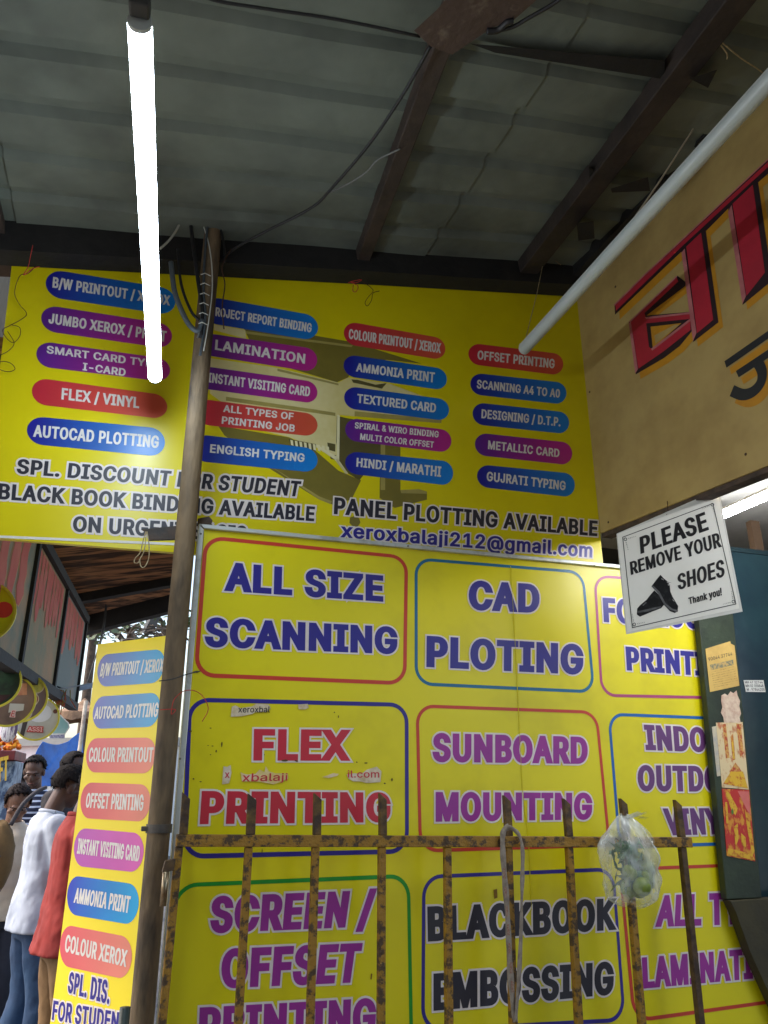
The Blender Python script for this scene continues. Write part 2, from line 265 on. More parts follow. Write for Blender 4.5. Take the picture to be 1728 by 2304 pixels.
GLYPHS['Y']=(472,[[203,0,203,208,16,509,91,509,192,344,222,292,250,230,224,230,251,293,280,344,381,509,455,509,268,208,268,0]])
GLYPHS['Z']=(438,[[42,0,42,46,273,385,306,431,341,476,348,454,285,452,223,452,40,452,40,509,397,509,397,462,169,129,134,81,97,33,90,54,152,57,214,57,399,57,399,0]])
GLYPHS['a']=(389,[[160,-9,126,-5,94,5,68,22,48,45,35,73,30,108,34,138,43,161,58,179,78,193,125,211,178,220,234,227,265,235,273,243,276,255,276,257,267,297,240,322,196,331,149,322,118,301,100,274,41,291,57,322,79,346,104,364,133,375,194,384,239,379,286,360,306,343,322,320,333,290,337,251,337,0,277,0,277,52,272,52,252,25,215,1],[170,45,202,49,228,59,248,74,263,93,272,115,276,138,276,190,259,182,231,176,200,171,175,168,134,159,103,139,95,124,92,105,102,72,130,52]])
GLYPHS['b']=(424,[[229,-8,198,-5,172,4,138,31,118,59,112,59,112,0,53,0,53,509,114,509,114,319,118,319,137,346,171,373,197,381,229,384,274,378,313,361,345,332,370,293,385,245,390,189,385,133,370,84,346,45,313,16,274,-2],[220,47,253,51,279,66,301,88,316,117,325,151,328,189,325,227,316,261,301,290,280,311,253,325,220,330,188,325,161,312,140,291,125,263,116,229,113,189,116,150,125,115,140,86,162,65,188,51]])
GLYPHS['c']=(396,[[207,-8,159,-2,117,16,82,46,56,85,40,133,34,187,40,243,56,291,82,330,117,360,159,378,207,384,260,377,305,356,340,322,362,277,303,262,290,289,270,311,242,325,207,330,173,325,145,310,124,287,108,258,99,224,96,187,99,151,108,117,124,89,145,66,173,51,207,46,243,52,271,66,292,89,304,117,363,102,341,56,306,21,261,-1]])
GLYPHS['e']=(404,[[212,-8,161,-2,117,16,82,46,56,85,40,132,34,187,39,242,55,290,81,329,115,359,157,378,205,384,266,374,294,361,319,341,341,315,357,282,368,242,371,194,371,169,75,169,75,221,338,221,310,202,307,237,298,269,283,294,263,314,237,326,205,330,173,326,146,313,125,294,109,270,99,241,96,211,96,178,100,139,110,106,128,80,151,61,179,50,212,46,254,53,285,73,306,105,365,91,353,63,335,39,311,19,283,4,249,-5]])
GLYPHS['g']=(425,[[207,-151,168,-148,134,-140,82,-110,51,-69,101,-41,122,-66,154,-88,207,-97,249,-92,282,-75,304,-47,311,-6,311,68,306,68,287,41,252,16,227,8,195,5,152,10,113,27,80,53,55,90,39,136,34,191,39,246,55,293,80,332,112,361,152,378,196,384,228,382,253,373,288,346,308,319,313,319,313,379,372,379,372,-9,367,-54,350,-90,324,-117,291,-136,251,-147],[205,59,237,63,264,75,285,95,300,121,309,154,312,193,309,231,300,264,285,291,264,312,237,325,205,330,172,325,145,312,124,290,109,262,99,229,96,193,99,155,109,123,124,96,145,76,172,63]])
GLYPHS['h']=(410,[[114,227,114,0,53,0,53,509,114,509,114,287,102,287,124,332,152,362,187,379,227,384,264,380,295,369,321,349,341,321,353,285,357,240,357,0,296,0,296,235,290,275,273,304,246,323,210,329,184,326,161,317,141,303,126,283,117,257]])
GLYPHS['i']=(167,[[53,0,53,379,114,379,114,0],[84,443,67,446,54,455,44,468,41,483,44,499,54,512,67,521,84,524,100,521,114,512,123,499,126,483,123,468,114,455,100,446]])
GLYPHS['j']=(167,[[53,379,114,379,114,-30,111,-63,102,-90,86,-113,65,-129,37,-139,4,-143,-10,-143,-10,-87,2,-87,25,-83,40,-72,50,-54,53,-29],[83,443,67,446,53,455,44,468,41,483,44,499,53,512,67,521,83,524,100,521,114,512,123,499,126,483,123,468,114,455,100,446]])
GLYPHS['k']=(381,[[110,137,110,212,121,212,284,379,360,379,184,199,177,199],[53,0,53,509,114,509,114,0],[294,0,148,186,191,229,372,0]])
GLYPHS['l']=(189,[[139,-2,101,3,74,20,58,47,53,84,53,509,114,509,114,99,120,62,130,54,146,52,160,53,170,54,181,3,162,-1]])
GLYPHS['m']=(610,[[53,0,53,379,112,379,112,295,108,295,118,323,132,346,172,376,219,386,257,380,287,361,309,331,321,295,312,295,322,321,337,343,381,375,437,386,468,383,497,372,522,354,541,328,553,296,557,255,557,0,496,0,496,254,490,289,473,313,447,326,419,330,395,328,374,320,345,290,335,247,335,0,274,0,274,260,269,288,253,311,229,326,199,330,158,320,140,307,126,289,117,266,114,238,114,0]])
GLYPHS['n']=(410,[[114,227,114,0,53,0,53,379,112,379,112,287,102,287,124,332,152,362,187,379,227,384,264,380,295,369,321,349,341,321,353,285,357,240,357,0,296,0,296,235,290,275,273,304,246,323,210,329,184,326,161,317,141,303,126,283,117,257]])
GLYPHS['o']=(415,[[207,-8,159,-2,117,16,82,46,56,85,40,133,34,187,40,243,56,291,82,330,117,360,159,378,207,384,256,378,299,360,333,330,359,291,376,243,381,187,376,133,359,85,333,46,299,16,256,-2],[207,46,242,51,270,66,292,89,307,117,316,151,319,187,316,224,307,258,292,287,270,310,242,325,207,330,173,325,145,310,124,287,108,258,99,224,96,187,99,151,108,117,124,89,145,66,173,51]])
GLYPHS['r']=(259,[[53,0,53,379,112,379,112,321,115,321,130,347,152,367,181,380,213,385,229,384,243,384,243,322,230,324,207,326,182,323,159,315,140,301,126,284,117,262,114,237,114,0]])
GLYPHS['s']=(365,[[182,-8,145,-5,112,3,84,18,62,38,45,63,36,94,94,107,105,79,124,60,150,49,181,45,217,50,244,62,262,81,268,103,265,121,254,136,237,147,212,155,149,170,104,186,72,208,53,237,47,274,51,305,65,332,87,354,115,370,149,381,187,384,223,381,254,372,279,358,299,339,324,290,268,277,258,298,243,316,219,328,187,333,156,329,131,317,114,299,109,277,112,258,124,243,172,223,229,209,275,194,306,171,325,142,331,107,326,75,312,47,290,24,260,6,223,-5]])
GLYPHS['t']=(227,[[204,379,204,327,6,327,6,379],[65,471,126,471,126,98,128,76,136,61,150,53,170,50,185,51,202,54,213,2,192,-3,168,-4,125,2,92,21,72,52,65,93]])
GLYPHS['u']=(410,[[182,-5,146,-1,115,11,89,31,69,59,57,95,53,139,53,379,114,379,114,144,119,105,137,75,164,56,200,50,226,53,249,62,268,77,283,97,293,122,296,153,296,379,357,379,357,0,298,0,298,92,307,92,286,47,257,17,222,0]])
GLYPHS['x']=(379,[[21,0,171,218,171,171,29,379,100,379,147,306,179,253,207,206,175,206,202,253,233,306,282,379,352,379,209,169,209,214,358,0,287,0,231,85,200,136,173,182,205,182,178,136,148,85,91,0]])
GLYPHS['y']=(389,[[47,-139,61,-86,71,-87,104,-89,130,-74,151,-36,163,-1,17,379,84,379,165,155,187,87,206,21,184,21,202,87,224,155,305,379,371,379,204,-58,177,-107,139,-136,91,-145,65,-143]])
CAPH = .509
GC = {}
def glyph_mesh(ch, ox, oy):
    key = (ch, round(ox, 4), round(oy, 4))
    if key in GC: return GC[key]
    loops = []
    for c in GLYPHS[ch][1]:
        p = []
        for i in range(0, len(c), 2):
            q = (c[i] / 1000, c[i + 1] / 1000)
            if not p or (abs(q[0] - p[-1][0]) + abs(q[1] - p[-1][1])) > .0015: p.append(q)
        if len(p) > 2 and abs(p[0][0] - p[-1][0]) + abs(p[0][1] - p[-1][1]) < .0015: p.pop()
        n = len(p); out = []
        for i in range(n):
            a, b, d = p[i - 1], p[i], p[(i + 1) % n]
            d1 = Vector((b[0] - a[0], b[1] - a[1])).normalized(); d2 = Vector((d[0] - b[0], d[1] - b[1])).normalized()
            n1 = Vector((-d1.y, d1.x)); n2 = Vector((-d2.y, d2.x)); dt = n1.dot(n2)
            if dt > -.75: m = (n1 + n2) / (1 + dt); ms = [m if m.length < 2.1 else m.normalized() * 2.1]
            else: ms = [n1 + d1 * .6, n2 - d2 * .6]
            for m in ms: out.append((b[0] + m.x * ox, b[1] + m.y * oy))
        loops.append(out)
    vs = [Vector(q) for l in loops for q in l]; es = []; k = 0
    for l in loops:
        es += [(k + i, k + (i + 1) % len(l)) for i in range(len(l))]; k += len(l)
    V, E, Fc = delaunay_2d_cdt(vs, es, [], 0, 1e-5)[:3]
    keep = []
    for f in Fc:
        x = sum(V[i].x for i in f) / len(f); y = sum(V[i].y for i in f) / len(f); wn = 0
        for l in loops:
            for i in range(len(l)):
                x0, y0 = l[i - 1]; x1, y1 = l[i]
                if (y0 <= y) != (y1 <= y):
                    t = (x1 - x0) * (y - y0) - (x - x0) * (y1 - y0)
                    if y1 > y0 and t > 0: wn += 1
                    elif y1 < y0 and t < 0: wn -= 1
        if wn < 0: keep.append(tuple(f))
    GC[key] = ([(q.x, q.y) for q in V], keep); return GC[key]
def ink(text, ox):
    """pen positions and ink limits of a string emboldened by ox"""
    x = 0; pos = []; lo = 1e9; hi = -1e9
    for ch in text:
        if ch == ' ': x += .2 + ox; continue
        adv, cs = GLYPHS[ch]; pos.append((ch, x))
        xs = [v for c in cs for v in c[0::2]]
        lo = min(lo, x + min(xs) / 1000 - ox); hi = max(hi, x + max(xs) / 1000 + ox); x += adv / 1000 + 1.2 * ox
    return pos, lo, hi
def bil(q, s, t):
    """point in a quad of plane coordinates TL TR BR BL; t=0 bottom"""
    tl, tr, br, bl = q
    return tuple(bl[i] * (1 - s) * (1 - t) + br[i] * s * (1 - t) + tl[i] * (1 - s) * t + tr[i] * s * t for i in (0, 1))
def hyp(a, b): return math.hypot(a[0] - b[0], a[1] - b[1])
def lettering(parent, pl, text, quad, m, bold=.022, halo=0, halo_m=None, wz=.0012, name='lettering', oy=None):
    """text fitted to a quad on a plane: quad is photo pixels TL TR BR BL (cap line, baseline)"""
    q = [pl.hit(*p) for p in quad]
    Wt = (hyp(q[0], q[1]) + hyp(q[3], q[2])) / 2; Ht = (hyp(q[0], q[3]) + hyp(q[1], q[2])) / 2
    ox = bold
    for _ in range(3):
        pos, lo, hi = ink(text, ox); r = (Wt / (hi - lo)) / (Ht / (CAPH + 2 * bold)); ox = min(bold / r ** .75, .06)
    vb = bold * .66 if oy is None else oy
    def make(dx, dy, wz_, alt):
        g = MB()
        for i, (ch, x0) in enumerate(pos):
            vs, fs = glyph_mesh(ch, ox + dx, vb + dy); ww = wz_ + (alt if i % 2 else 0)
            g.add([bil(q, (x + x0 - lo) / (hi - lo), (y + vb) / (CAPH + 2 * vb)) + (ww,) for x, y in vs], fs)
        return g
    o = make(0, 0, wz, 0).build(name, m, parent)
    if halo:
        sc_ = (hi - lo) / Wt; sy = (CAPH + 2 * vb) / Ht
        make(halo * sc_, halo * sy, wz - .0006, .00015).build('white_outline', halo_m or WHITE, o)
    return o
def rrect(q, rad, seg=8):
    """rounded rectangle in a quad, radius in metres"""
    Wt = (hyp(q[0], q[1]) + hyp(q[3], q[2])) / 2; Ht = (hyp(q[0], q[3]) + hyp(q[1], q[2])) / 2
    rx, ry = rad / Wt, rad / Ht; pts = []
    for cx, cy, a0 in ((1 - rx, 1 - ry, 0), (rx, 1 - ry, 90), (rx, ry, 180), (1 - rx, ry, 270)):
        for k in range(seg + 1):
            a = R(a0 + 90 * k / seg); pts.append(bil(q, cx + rx * math.cos(a), cy + ry * math.sin(a)))
    return pts
def pill(parent, pl, quad, kind, texts, zk, wz=.0006):
    q = [pl.hit(*p) for p in Z(zk, quad)]
    Ht = (hyp(q[0], q[3]) + hyp(q[1], q[2])) / 2
    o = MB().flat(rrect(q, Ht * .497), wz).build('printed_pill', GR[kind], parent)
    for t, tq in texts: lettering(o, pl, t, Z(zk, tq), WHITE, .031, wz=wz + .0006)
    return o
def outline(parent, pl, quad, m, zk, rad=.062, th=.0125, wz=.0006):
    q = [pl.hit(*p) for p in Z(zk, quad)]
    a = rrect(q, rad); Wt = hyp(q[0], q[1]); Ht = hyp(q[0], q[3]); sx, sy = th / Wt, th / Ht
    qi = [bil(q, sx, 1 - sy), bil(q, 1 - sx, 1 - sy), bil(q, 1 - sx, sy), bil(q, sx, sy)]
    b = rrect(qi, rad - th); n = len(a)
    g = MB().add([p + (wz,) for p in a] + [p + (wz,) for p in b], [(i, (i + 1) % n, n + (i + 1) % n, n + i) for i in range(n)])
    return g.build('printed_box', m, parent)
# ================================================================== SETTING
UP = Vector((0, 0, 1))
BU = azv(72)                                          # the signboards run this way
LOW = Plane(azv(-18) * 2.40, BU); HIGH = Plane(azv(-18) * 2.47, BU); GATE = Plane(azv(-18) * 2.28, BU); POLE = Plane(azv(-18) * 2.36, BU)
corner = HIGH.world(1325, 940)
WU = -azv(-19.7); WALL = Plane(Vector((corner.x, corner.y, 0)), WU)

gm = mat('street_concrete', (128, 122, 114), (96, 92, 86), 3, .9, .85, bump=.4, bscale=30)
tag(MB().flat([(-400, -400), (400, -400), (400, 400), (-400, 400)], 0).build('ground', gm), kind='structure')
am = mat('street_asphalt', (88, 86, 84), (66, 64, 64), 5, .9, .9, bump=.5, bscale=60)
sU = azv(-15)
def street_pt(a, b): p = sU * a + azv(75) * b; return (p.x, p.y)
tag(MB().flat([street_pt(3.2, -2.6), street_pt(3.2, 1.6), street_pt(60, 1.6), street_pt(60, -2.6)], .004).build('road', am), kind='structure')

# ------------------------------------------------------------------ canopy roof
def vdir(px, py): return ray(px, py).normalized()
r1 = vdir(5731, 939); r2 = vdir(460, 1584)
P0 = HIGH.world(600, 572)
rn = r1.cross(r2).normalized()
if rn.z < 0: rn = -rn
rb = -(r2 - r1 * r2.dot(r1)).normalized()             # towards the viewer, square to the ribs
def rp(a, b, c=0): return P0 + r1 * a + rb * b + rn * c
ROOF = Plane(P0, r1, rb)                              # normal points down into the shop
def rw(px, py, c):
    """point seen at a pixel on a plane c below the roof"""
    return ROOF.world(px, py, c)
canopy = empty('roof_canopy', P0, 'grimy grey corrugated roof over the yellow signboards with brown rafters under it', 'roof')
def cp(p): return p - P0
sheetm = mat('grimy_sheet', (116, 124, 114), (70, 75, 68), 2.2, .8, .75, bump=.25, bscale=18, lo=.35, hi=.7)
prof = []; b = -.12
while b < 4.4:
    prof += [(b, 0), (b + .125, 0), (b + .145, .024), (b + .185, .024), (b + .205, 0)]; b += .205
for A0, A1, dc in ((-3.2, -.78, 0), (-.86, .62, -.0075), (.54, 2.3, -.001)):          # three lapped sheets, unseen left reach sized to limit the light
    g = MB(); NA = 16
    for i in range(NA + 1):
        a = A0 + (A1 - A0) * i / NA
        for (bb, c) in prof: g.v.append(tuple(cp(rp(a, bb, c + dc + .003 * math.sin(a * 7 + bb * 5)))))
    m_ = len(prof)
    for i in range(NA):
        for j in range(m_ - 1): g.f.append((i * m_ + j, i * m_ + j + 1, (i + 1) * m_ + j + 1, (i + 1) * m_ + j))
    o = g.build('roof_sheet', sheetm, canopy); s_ = o.modifiers.new('thick', 'SOLIDIFY'); s_.thickness = .003
def rafter(p0, p1, wd, ht, c=.0, ext0=0, ext1=0, m=BROWN):
    a, b_ = rw(*p0, .03 + c), rw(*p1, .03 + c); d = (b_ - a).normalized(); a = a - d * ext0; b_ = b_ + d * ext1
    return MB().beam(cp(a), cp(b_), wd, ht, rn).build('rafter', m, canopy, bevel=.004)
rafter((990, 100), (792, 640), .052, .05, 0, .9, .03)
rafter((1548, 130), (1158, 640), .085, .06, 0, .9, .05, mat('sooty_rafter', (56, 47, 42), (36, 30, 28), 8, .8, .7, bump=.3))
rafter((-60, 330), (8, 600), .07, .05, 0, .6, .03)
poly = [HIGH.hit(*p) for p in [(-140, 496), (0, 518), (560, 556), (1345, 588), (1345, 672), (850, 643), (490, 624), (27, 600), (-140, 588)]]
mw = HIGH.M.copy(); mw.translation -= P0
def local(o, M):
    o.matrix_local = M; return o
local(MB().prism(poly, .004, .09).build('wall_beam', DARK, canopy), mw)
local(MB().prism([HIGH.hit(*p) for p in [(-140, 470), (560, 530), (1345, 560), (1345, 586), (560, 553), (-140, 494)]], .02, .06).build('wall_plate', mat('sooty_board', (74, 74, 66), (50, 50, 46), 8, .8, .8), canopy), mw)
for (zp, w0, w1) in (([(370, 188), (1215, 262), (1207, 342), (480, 228)], .02, .035), ([(980, 815), (1140, 765), (1150, 825), (985, 832)], .05, .11), ([(885, 720), (908, 735), (888, 775)], .0, .05),  # first shape is only a dark tapered wedge, the rest small brackets
                     ([(832, 965), (905, 955), (910, 1030), (840, 1040)], .05, .12), ([(1320, 340), (1440, 300), (1400, 380)], .03, .1)):
    pp = [cp(rw(*p, w0)) for p in Z('r', zp)]; qq = [cp(rw(*p, w1)) for p in Z('r', zp)]; n = len(pp)
    MB().add(pp + qq, [tuple(range(n)), tuple(range(2 * n - 1, n - 1, -1))] + [(i, n + i, n + (i + 1) % n, (i + 1) % n) for i in range(n)]).build('batten', DARK, canopy)
wm_ = WALL.M.copy(); wm_.translation -= P0
local(MB().prism([WALL.hit(*p, .05) for p in [(1268, 655), (1296, 560), (1728, 45), (1900, -160), (1900, -20), (1728, 170)]], .03, .07).build('wall_beam', DARK, canopy), wm_)
# rusty plate near the top edge
zp = Z('r', [(130, 132), (230, 40), (300, -40), (480, -150), (800, -130), (665, -5), (555, 92), (470, 118), (395, 168), (295, 236), (200, 200)])
pm = mat('rusty_plate', (74, 58, 52), (128, 116, 100), 9, .8, .6, bump=.4, lo=.58, hi=.72)
pp = [rw(*p, .105) for p in zp]; qq = [rw(*p, .112) for p in zp]; c0 = sum(pp, Vector()) / len(pp); n = len(pp)
pl_ = MB().add([p - c0 for p in pp + qq], [tuple(range(n)), tuple(range(2 * n - 1, n - 1, -1))] + [(i, n + i, n + (i + 1) % n, (i + 1) % n) for i in range(n)]).build('metal_plate', pm)
pl_.location = c0; tag(pl_, 'rusty brown metal plate with worn pale edges hung under the roof where two cables meet', 'plate')

# ------------------------------------------------------------------ cables under the roof
def cable(name, pts, c, r, m, label, cat='cable', grp=None, plane=None, off=0, k=6):
    W = [(plane.world(*p, off) if plane else rw(*p, c)) for p in pts]; W = spline(W, k); o0 = W[0].copy()
    o = MB().tube([p - o0 for p in W], r, 7).build(name, m, smooth=True); o.location = o0
    return tag(o, label, cat, grp)
cable('cable', [(440, -25), (480, 0), (600, 20), (760, 44), (945, 82)], .1, .004, WIRE, 'black cable crossing the top of the roof towards the rusty plate')
cable('cable', [(968, 104), (905, 215), (830, 325), (745, 425), (700, 468), (600, 520), (540, 552), (500, 580)], .09, .0048, WIRE, 'black cable sagging from the rusty plate down to the top of the pole')
cable('cable', [(745, 432), (790, 410), (826, 386), (850, 360), (900, 335)], .06, .003, GREYWIRE, 'thin grey cable branching off the sagging black cable beside the brown rafter')
cable('cable', [(1100, 72), (1150, 62), (1190, 40), (1250, 5), (1290, -30)], .11, .005, WIRE, 'dark cable hanging along the right edge of the rusty plate')
cable('cable', [(1095, 70), (1120, 68), (1142, 50), (1154, 48)], .116, .008, WIRE, 'short thick dark plug hanging beside the rusty plate', 'plug')
cable('cable', [(390, 350), (410, 405), (416, 450), (405, 500), (385, 535), (360, 560)], 0, .004, mat('pale_flex', (168, 168, 156)), 'pale flex curving from the roof to the lit tube light', plane=POLE, off=.05)
cable('cable', [(415, 425), (450, 425), (478, 455), (492, 500), (503, 545), (506, 590)], 0, .004, WIRE, 'black cable bent in an arch above the top of the pole', plane=POLE, off=.04)
for i, (pts, r, m, lb) in enumerate((
        ([(385, 590), (392, 650), (405, 690), (425, 730), (446, 745), (455, 720)], .009, mat('blue_grey_sleeve', (90, 100, 108), (60, 66, 72)), 'thick blue grey sleeved cable looped on the left of the pole'),
        ([(400, 560), (408, 640), (430, 700), (448, 720)], .005, WIRE, 'black cable tied down the left side of the pole top'),
        ([(430, 520), (440, 600), (452, 680), (450, 740), (444, 760)], .003, GREYWIRE, 'grey cable running down the front of the pole top'),
        ([(455, 500), (472, 560), (478, 640), (470, 720), (458, 790)], .0022, mat('white_flex', (200, 200, 190)), 'thin white wire hanging down the right of the pole top'),
        ([(425, 470), (436, 560), (447, 640), (455, 700), (452, 760)], .007, WIRE, 'thick black cable strapped to the front of the pole top'),
        ([(470, 480), (462, 560), (458, 650), (462, 720), (450, 800)], .0045, mat('slate_sleeve', (70, 78, 84)), 'slate coloured cable running straight down the pole top'),
        ([(520, 560), (500, 600), (506, 640), (500, 690), (504, 740)], .0022, THREAD, 'thin dark wire dangling in front of the yellow board right of the pole'))):
    cable('cable', pts, 0, r, m, lb, plane=POLE, off=.05)
ww = MB()
for k, y in enumerate((618, 640, 662, 684, 706, 728)):
    a = POLE.world(452 - k, y, .06); b_ = POLE.world(474 - k * 1.5, y + 3, .06); ww.tube([a, (a + b_) / 2 + Vector((0, -.012, 0)), b_], .0016, 5)
o0 = POLE.world(460, 618, .06); ww.v = [tuple(Vector(p) - o0) for p in ww.v]
o = ww.build('wire_lashing', mat('white_flex', (200, 200, 190))); o.location = o0; tag(o, 'rows of thin pale wire lashed round the cables on the pole top', 'wire')

# ------------------------------------------------------------------ upper signboard
up = empty('signboard', HIGH.M, 'large unframed yellow signboard of rounded service labels below the roof, cut by the pole', 'signboard')
tl, tr = HIGH.hit(27, 592), HIGH.hit(1297, 650); bl_, br_ = HIGH.hit(-45, 1208), HIGH.hit(1362, 1320)
MB().prism([tl, tr, br_, bl_], -.02, 0).build('panel', YELLOW, up)
e0, e1 = HIGH.hit(-45, 1203), HIGH.hit(402, 1222)
MB().prism([e0, e1, (e1[0], e1[1] - .008), (e0[0], e0[1] - .008)], -.021, .0012).build('white_edge', WHITE, up)
def pills(lst, zk, root, pl):
    for quad, kind, texts in lst: pill(root, pl, quad, kind, texts, zk)
pills([
 ([(250,106),(940,218),(930,356),(238,254)], 'b', [('B/W PRINTOUT / XEROX', [(284,150),(908,250),(903,303),(279,207)])]),
 ([(225,297),(922,405),(912,535),(215,435)], 'p', [('JUMBO XEROX / PRINT', [(263,343),(890,440),(885,497),(257,397)])]),
 ([(198,490),(910,590),(903,712),(190,625)], 'p', [('SMART CARD TYPE', [(250,516),(850,597),(847,637),(248,557)]), ('I-CARD', [(443,607),(672,640),(668,680),(440,648)])]),
 ([(175,685),(895,782),(888,910),(166,826)], 'r', [('FLEX / VINYL', [(331,742),(745,793),(741,851),(327,803)])]),
 ([(148,890),(882,960),(877,1110),(140,1038)], 'b', [('AUTOCAD PLOTTING', [(182,938),(850,998),(845,1064),(177,1002)])]),
], '3', up, HIGH)
# the plotter picture printed behind the labels
for pts in ([(400,470),(620,500),(1090,580),(1520,715),(1300,690),(1100,720),(1060,800),(990,830),(620,720),(460,600)], [(250,1100),(690,1172),(850,1250),(1000,1380),(1140,1440),(1080,1560),(960,1590),(880,1560),(560,1360),(290,1160)],
            [(1262,1120),(1385,1230),(1385,1500),(1500,1495),(1550,1510),(1550,1560),(1350,1612),(1255,1550)], [(1070,1672),(1098,1662),(1128,1675),(1136,1702),(1120,1728),(1090,1728),(1068,1705)]):
    MB().flat([HIGH.hit(*p) for p in Z('4b', pts)], .0002).build('plotter_picture', mat('picture_dark', (126, 114, 46), (108, 98, 40), 6, .6, .35), up)
for pts in ([(225,470),(420,505),(425,560),(225,505)], [(200,680),(620,740),(1000,832),(1060,800),(1320,840),(1640,960),(1640,1085),(1100,1042),(992,1032),(985,1290),(870,1240),(690,1170),(520,1130),(200,900)]):
    MB().flat([HIGH.hit(*p) for p in Z('4b', pts)], .0003).build('plotter_picture', mat('picture_beige', (216, 202, 134), (232, 222, 170), 5, .7, .35), up)
for pts in ([(990,1040),(1100,1062),(1300,1100),(1290,1240),(1130,1440),(1060,1398),(1005,1340),(985,1200)], [(1080,812),(1120,815),(1230,845),(1300,835),(1270,870),(1090,832)], [(690,1182),(860,1215),(860,1260),(700,1225)], [(930,1205),(980,1215),(980,1262),(935,1250)], [(945,1275),(985,1285),(985,1315),(950,1305)]):
    MB().flat([HIGH.hit(*p) for p in Z('4b', pts)], .0004).build('plotter_picture', mat('picture_darker', (96, 88, 48), (80, 74, 42), 6, .6, .35), up)
pic = MB()
for pts, m in (([(420,512),(1090,600),(1080,612),(425,528)], 'picture_mid'), ([(620,745),(1000,838),(1000,850),(620,760)], 'picture_mid'), ([(860,1215),(985,1290),(1060,1398),(1045,1400),(975,1310),(860,1232)], 'picture_light'), ([(992,1032),(1008,1036),(1004,1330),(1060,1396),(1040,1396),(986,1320)], 'picture_light'),
               ([(300,920),(860,1000),(980,1020),(980,1040),(860,1022),(300,945)], 'picture_mid'), ([(1100,1010),(1640,1060),(1640,1085),(1100,1042)], 'picture_mid'), ([(1262,1180),(1290,1190),(1290,1500),(1262,1500)], 'picture_mid'), ([(560,1340),(880,1540),(960,1570),(950,1588),(880,1560)], 'picture_mid'), ([(1385,1500),(1500,1495),(1550,1510),(1548,1524),(1390,1520)], 'picture_mid')):
    MB().flat([HIGH.hit(*p) for p in Z('4b', pts)], .00046).build('plotter_picture', {'picture_mid': mat('picture_mid', (158, 146, 82), (176, 160, 84), 9, .8, .35), 'picture_light': mat('picture_light', (236, 228, 180))}[m], up)
for k in range(9):
    x = 700 + k * 28; pic.flat([HIGH.hit(*p) for p in Z('4b', [(x, 1188 + k * 5), (x + 16, 1192 + k * 5), (x + 20, 1225 + k * 6), (x + 4, 1220 + k * 6)])], .0005)
pic.build('plotter_picture', mat('picture_light', (236, 228, 180)), up)
pills([
 ([(165,292),(878,420),(866,575),(150,455)], 'b', [('PROJECT REPORT BINDING', [(206,358),(835,465),(830,522),(202,413)])]),
 ([(150,520),(872,625),(862,770),(130,655)], 'p', [('LAMINATION', [(235,565),(795,655),(790,716),(230,628)])]),
 ([(130,725),(872,830),(865,965),(120,865)], 'p', [('INSTANT VISITING CARD', [(190,770),(825,860),(820,920),(186,830)])]),
 ([(120,930),(872,1030),(866,1170),(110,1090)], 'r', [('ALL TYPES OF', [(285,970),(722,1022),(718,1065),(282,1015)]), ('PRINTING JOB', [(276,1042),(730,1095),(726,1140),(272,1088)])]),
 ([(100,1150),(872,1245),(866,1393),(90,1318)], 'b', [('ENGLISH TYPING', [(203,1215),(790,1275),(786,1328),(199,1268)])]),
 ([(1038,448),(1668,560),(1660,695),(1028,590)], 'r', [('COLOUR PRINTOUT / XEROX', [(1065,498),(1637,588),(1633,650),(1062,560)])]),
 ([(1035,655),(1677,750),(1670,882),(1028,790)], 'b', [('AMMONIA PRINT', [(1112,710),(1600,770),(1596,833),(1108,763)])]),
 ([(1040,852),(1690,940),(1684,1072),(1030,990)], 'b', [('TEXTURED CARD', [(1117,902),(1608,962),(1604,1020),(1114,958)])]),
 ([(1045,1050),(1705,1130),(1698,1270),(1038,1190)], 'p', [('SPIRAL & WIRO BINDING', [(1102,1078),(1624,1135),(1621,1175),(1100,1117)]), ('MULTI COLOR OFFSET', [(1136,1148),(1594,1200),(1591,1238),(1133,1188)])]),
 ([(1045,1258),(1715,1325),(1710,1475),(1038,1395)], 'b', [('HINDI / MARATHI', [(1113,1300),(1640,1355),(1636,1420),(1110,1355)])]),
], '4b', up, HIGH)
pills([
 ([(490,668),(1165,750),(1155,902),(482,818)], 'r', [('OFFSET PRINTING', [(552,722),(1100,785),(1097,852),(549,786)])]),
 ([(505,880),(1187,955),(1178,1108),(495,1032)], 'b', [('SCANNING A4 TO A0', [(547,930),(1138,1000),(1135,1060),(544,992)])]),
 ([(520,1090),(1206,1165),(1198,1318),(512,1246)], 'b', [('DESIGNING / D.T.P.', [(580,1140),(1142,1200),(1139,1264),(577,1204)])]),
 ([(537,1306),(1227,1380),(1220,1540),(528,1464)], 'p', [('METALLIC CARD', [(627,1362),(1134,1424),(1131,1483),(624,1424)])]),
 ([(552,1532),(1245,1600),(1240,1768),(543,1690)], 'b', [('GUJRATI TYPING', [(617,1583),(1178,1653),(1175,1718),(614,1650)])]),
], '5b', up, HIGH)
for t, q in (('SPL. DISCOUNT FOR STUDENT', [(95,1120),(1608,1240),(1592,1322),(88,1198)]), ('BLACK BOOK BINDING AVAILABLE', [(-5,1250),(1680,1375),(1674,1453),(-12,1335)]), ('ON URGENT BASIS', [(392,1425),(1317,1478),(1310,1565),(387,1507)])):
    lettering(up, HIGH, t, Z('3', q), BLACK, .036, .0065, PINKW)
lettering(up, HIGH, 'PANEL PLOTTING AVAILABLE', [(752.6,1118.8),(1344.6,1172.3),(1343.6,1207),(750.8,1156.7)], BLACK, .036, .0055, PINKW)
lettering(up, HIGH, 'xeroxbalaji212@gmail.com', [(768,1177),(1333,1223),(1332,1255),(767,1209)], NAVY, .03, .005, PINKW)

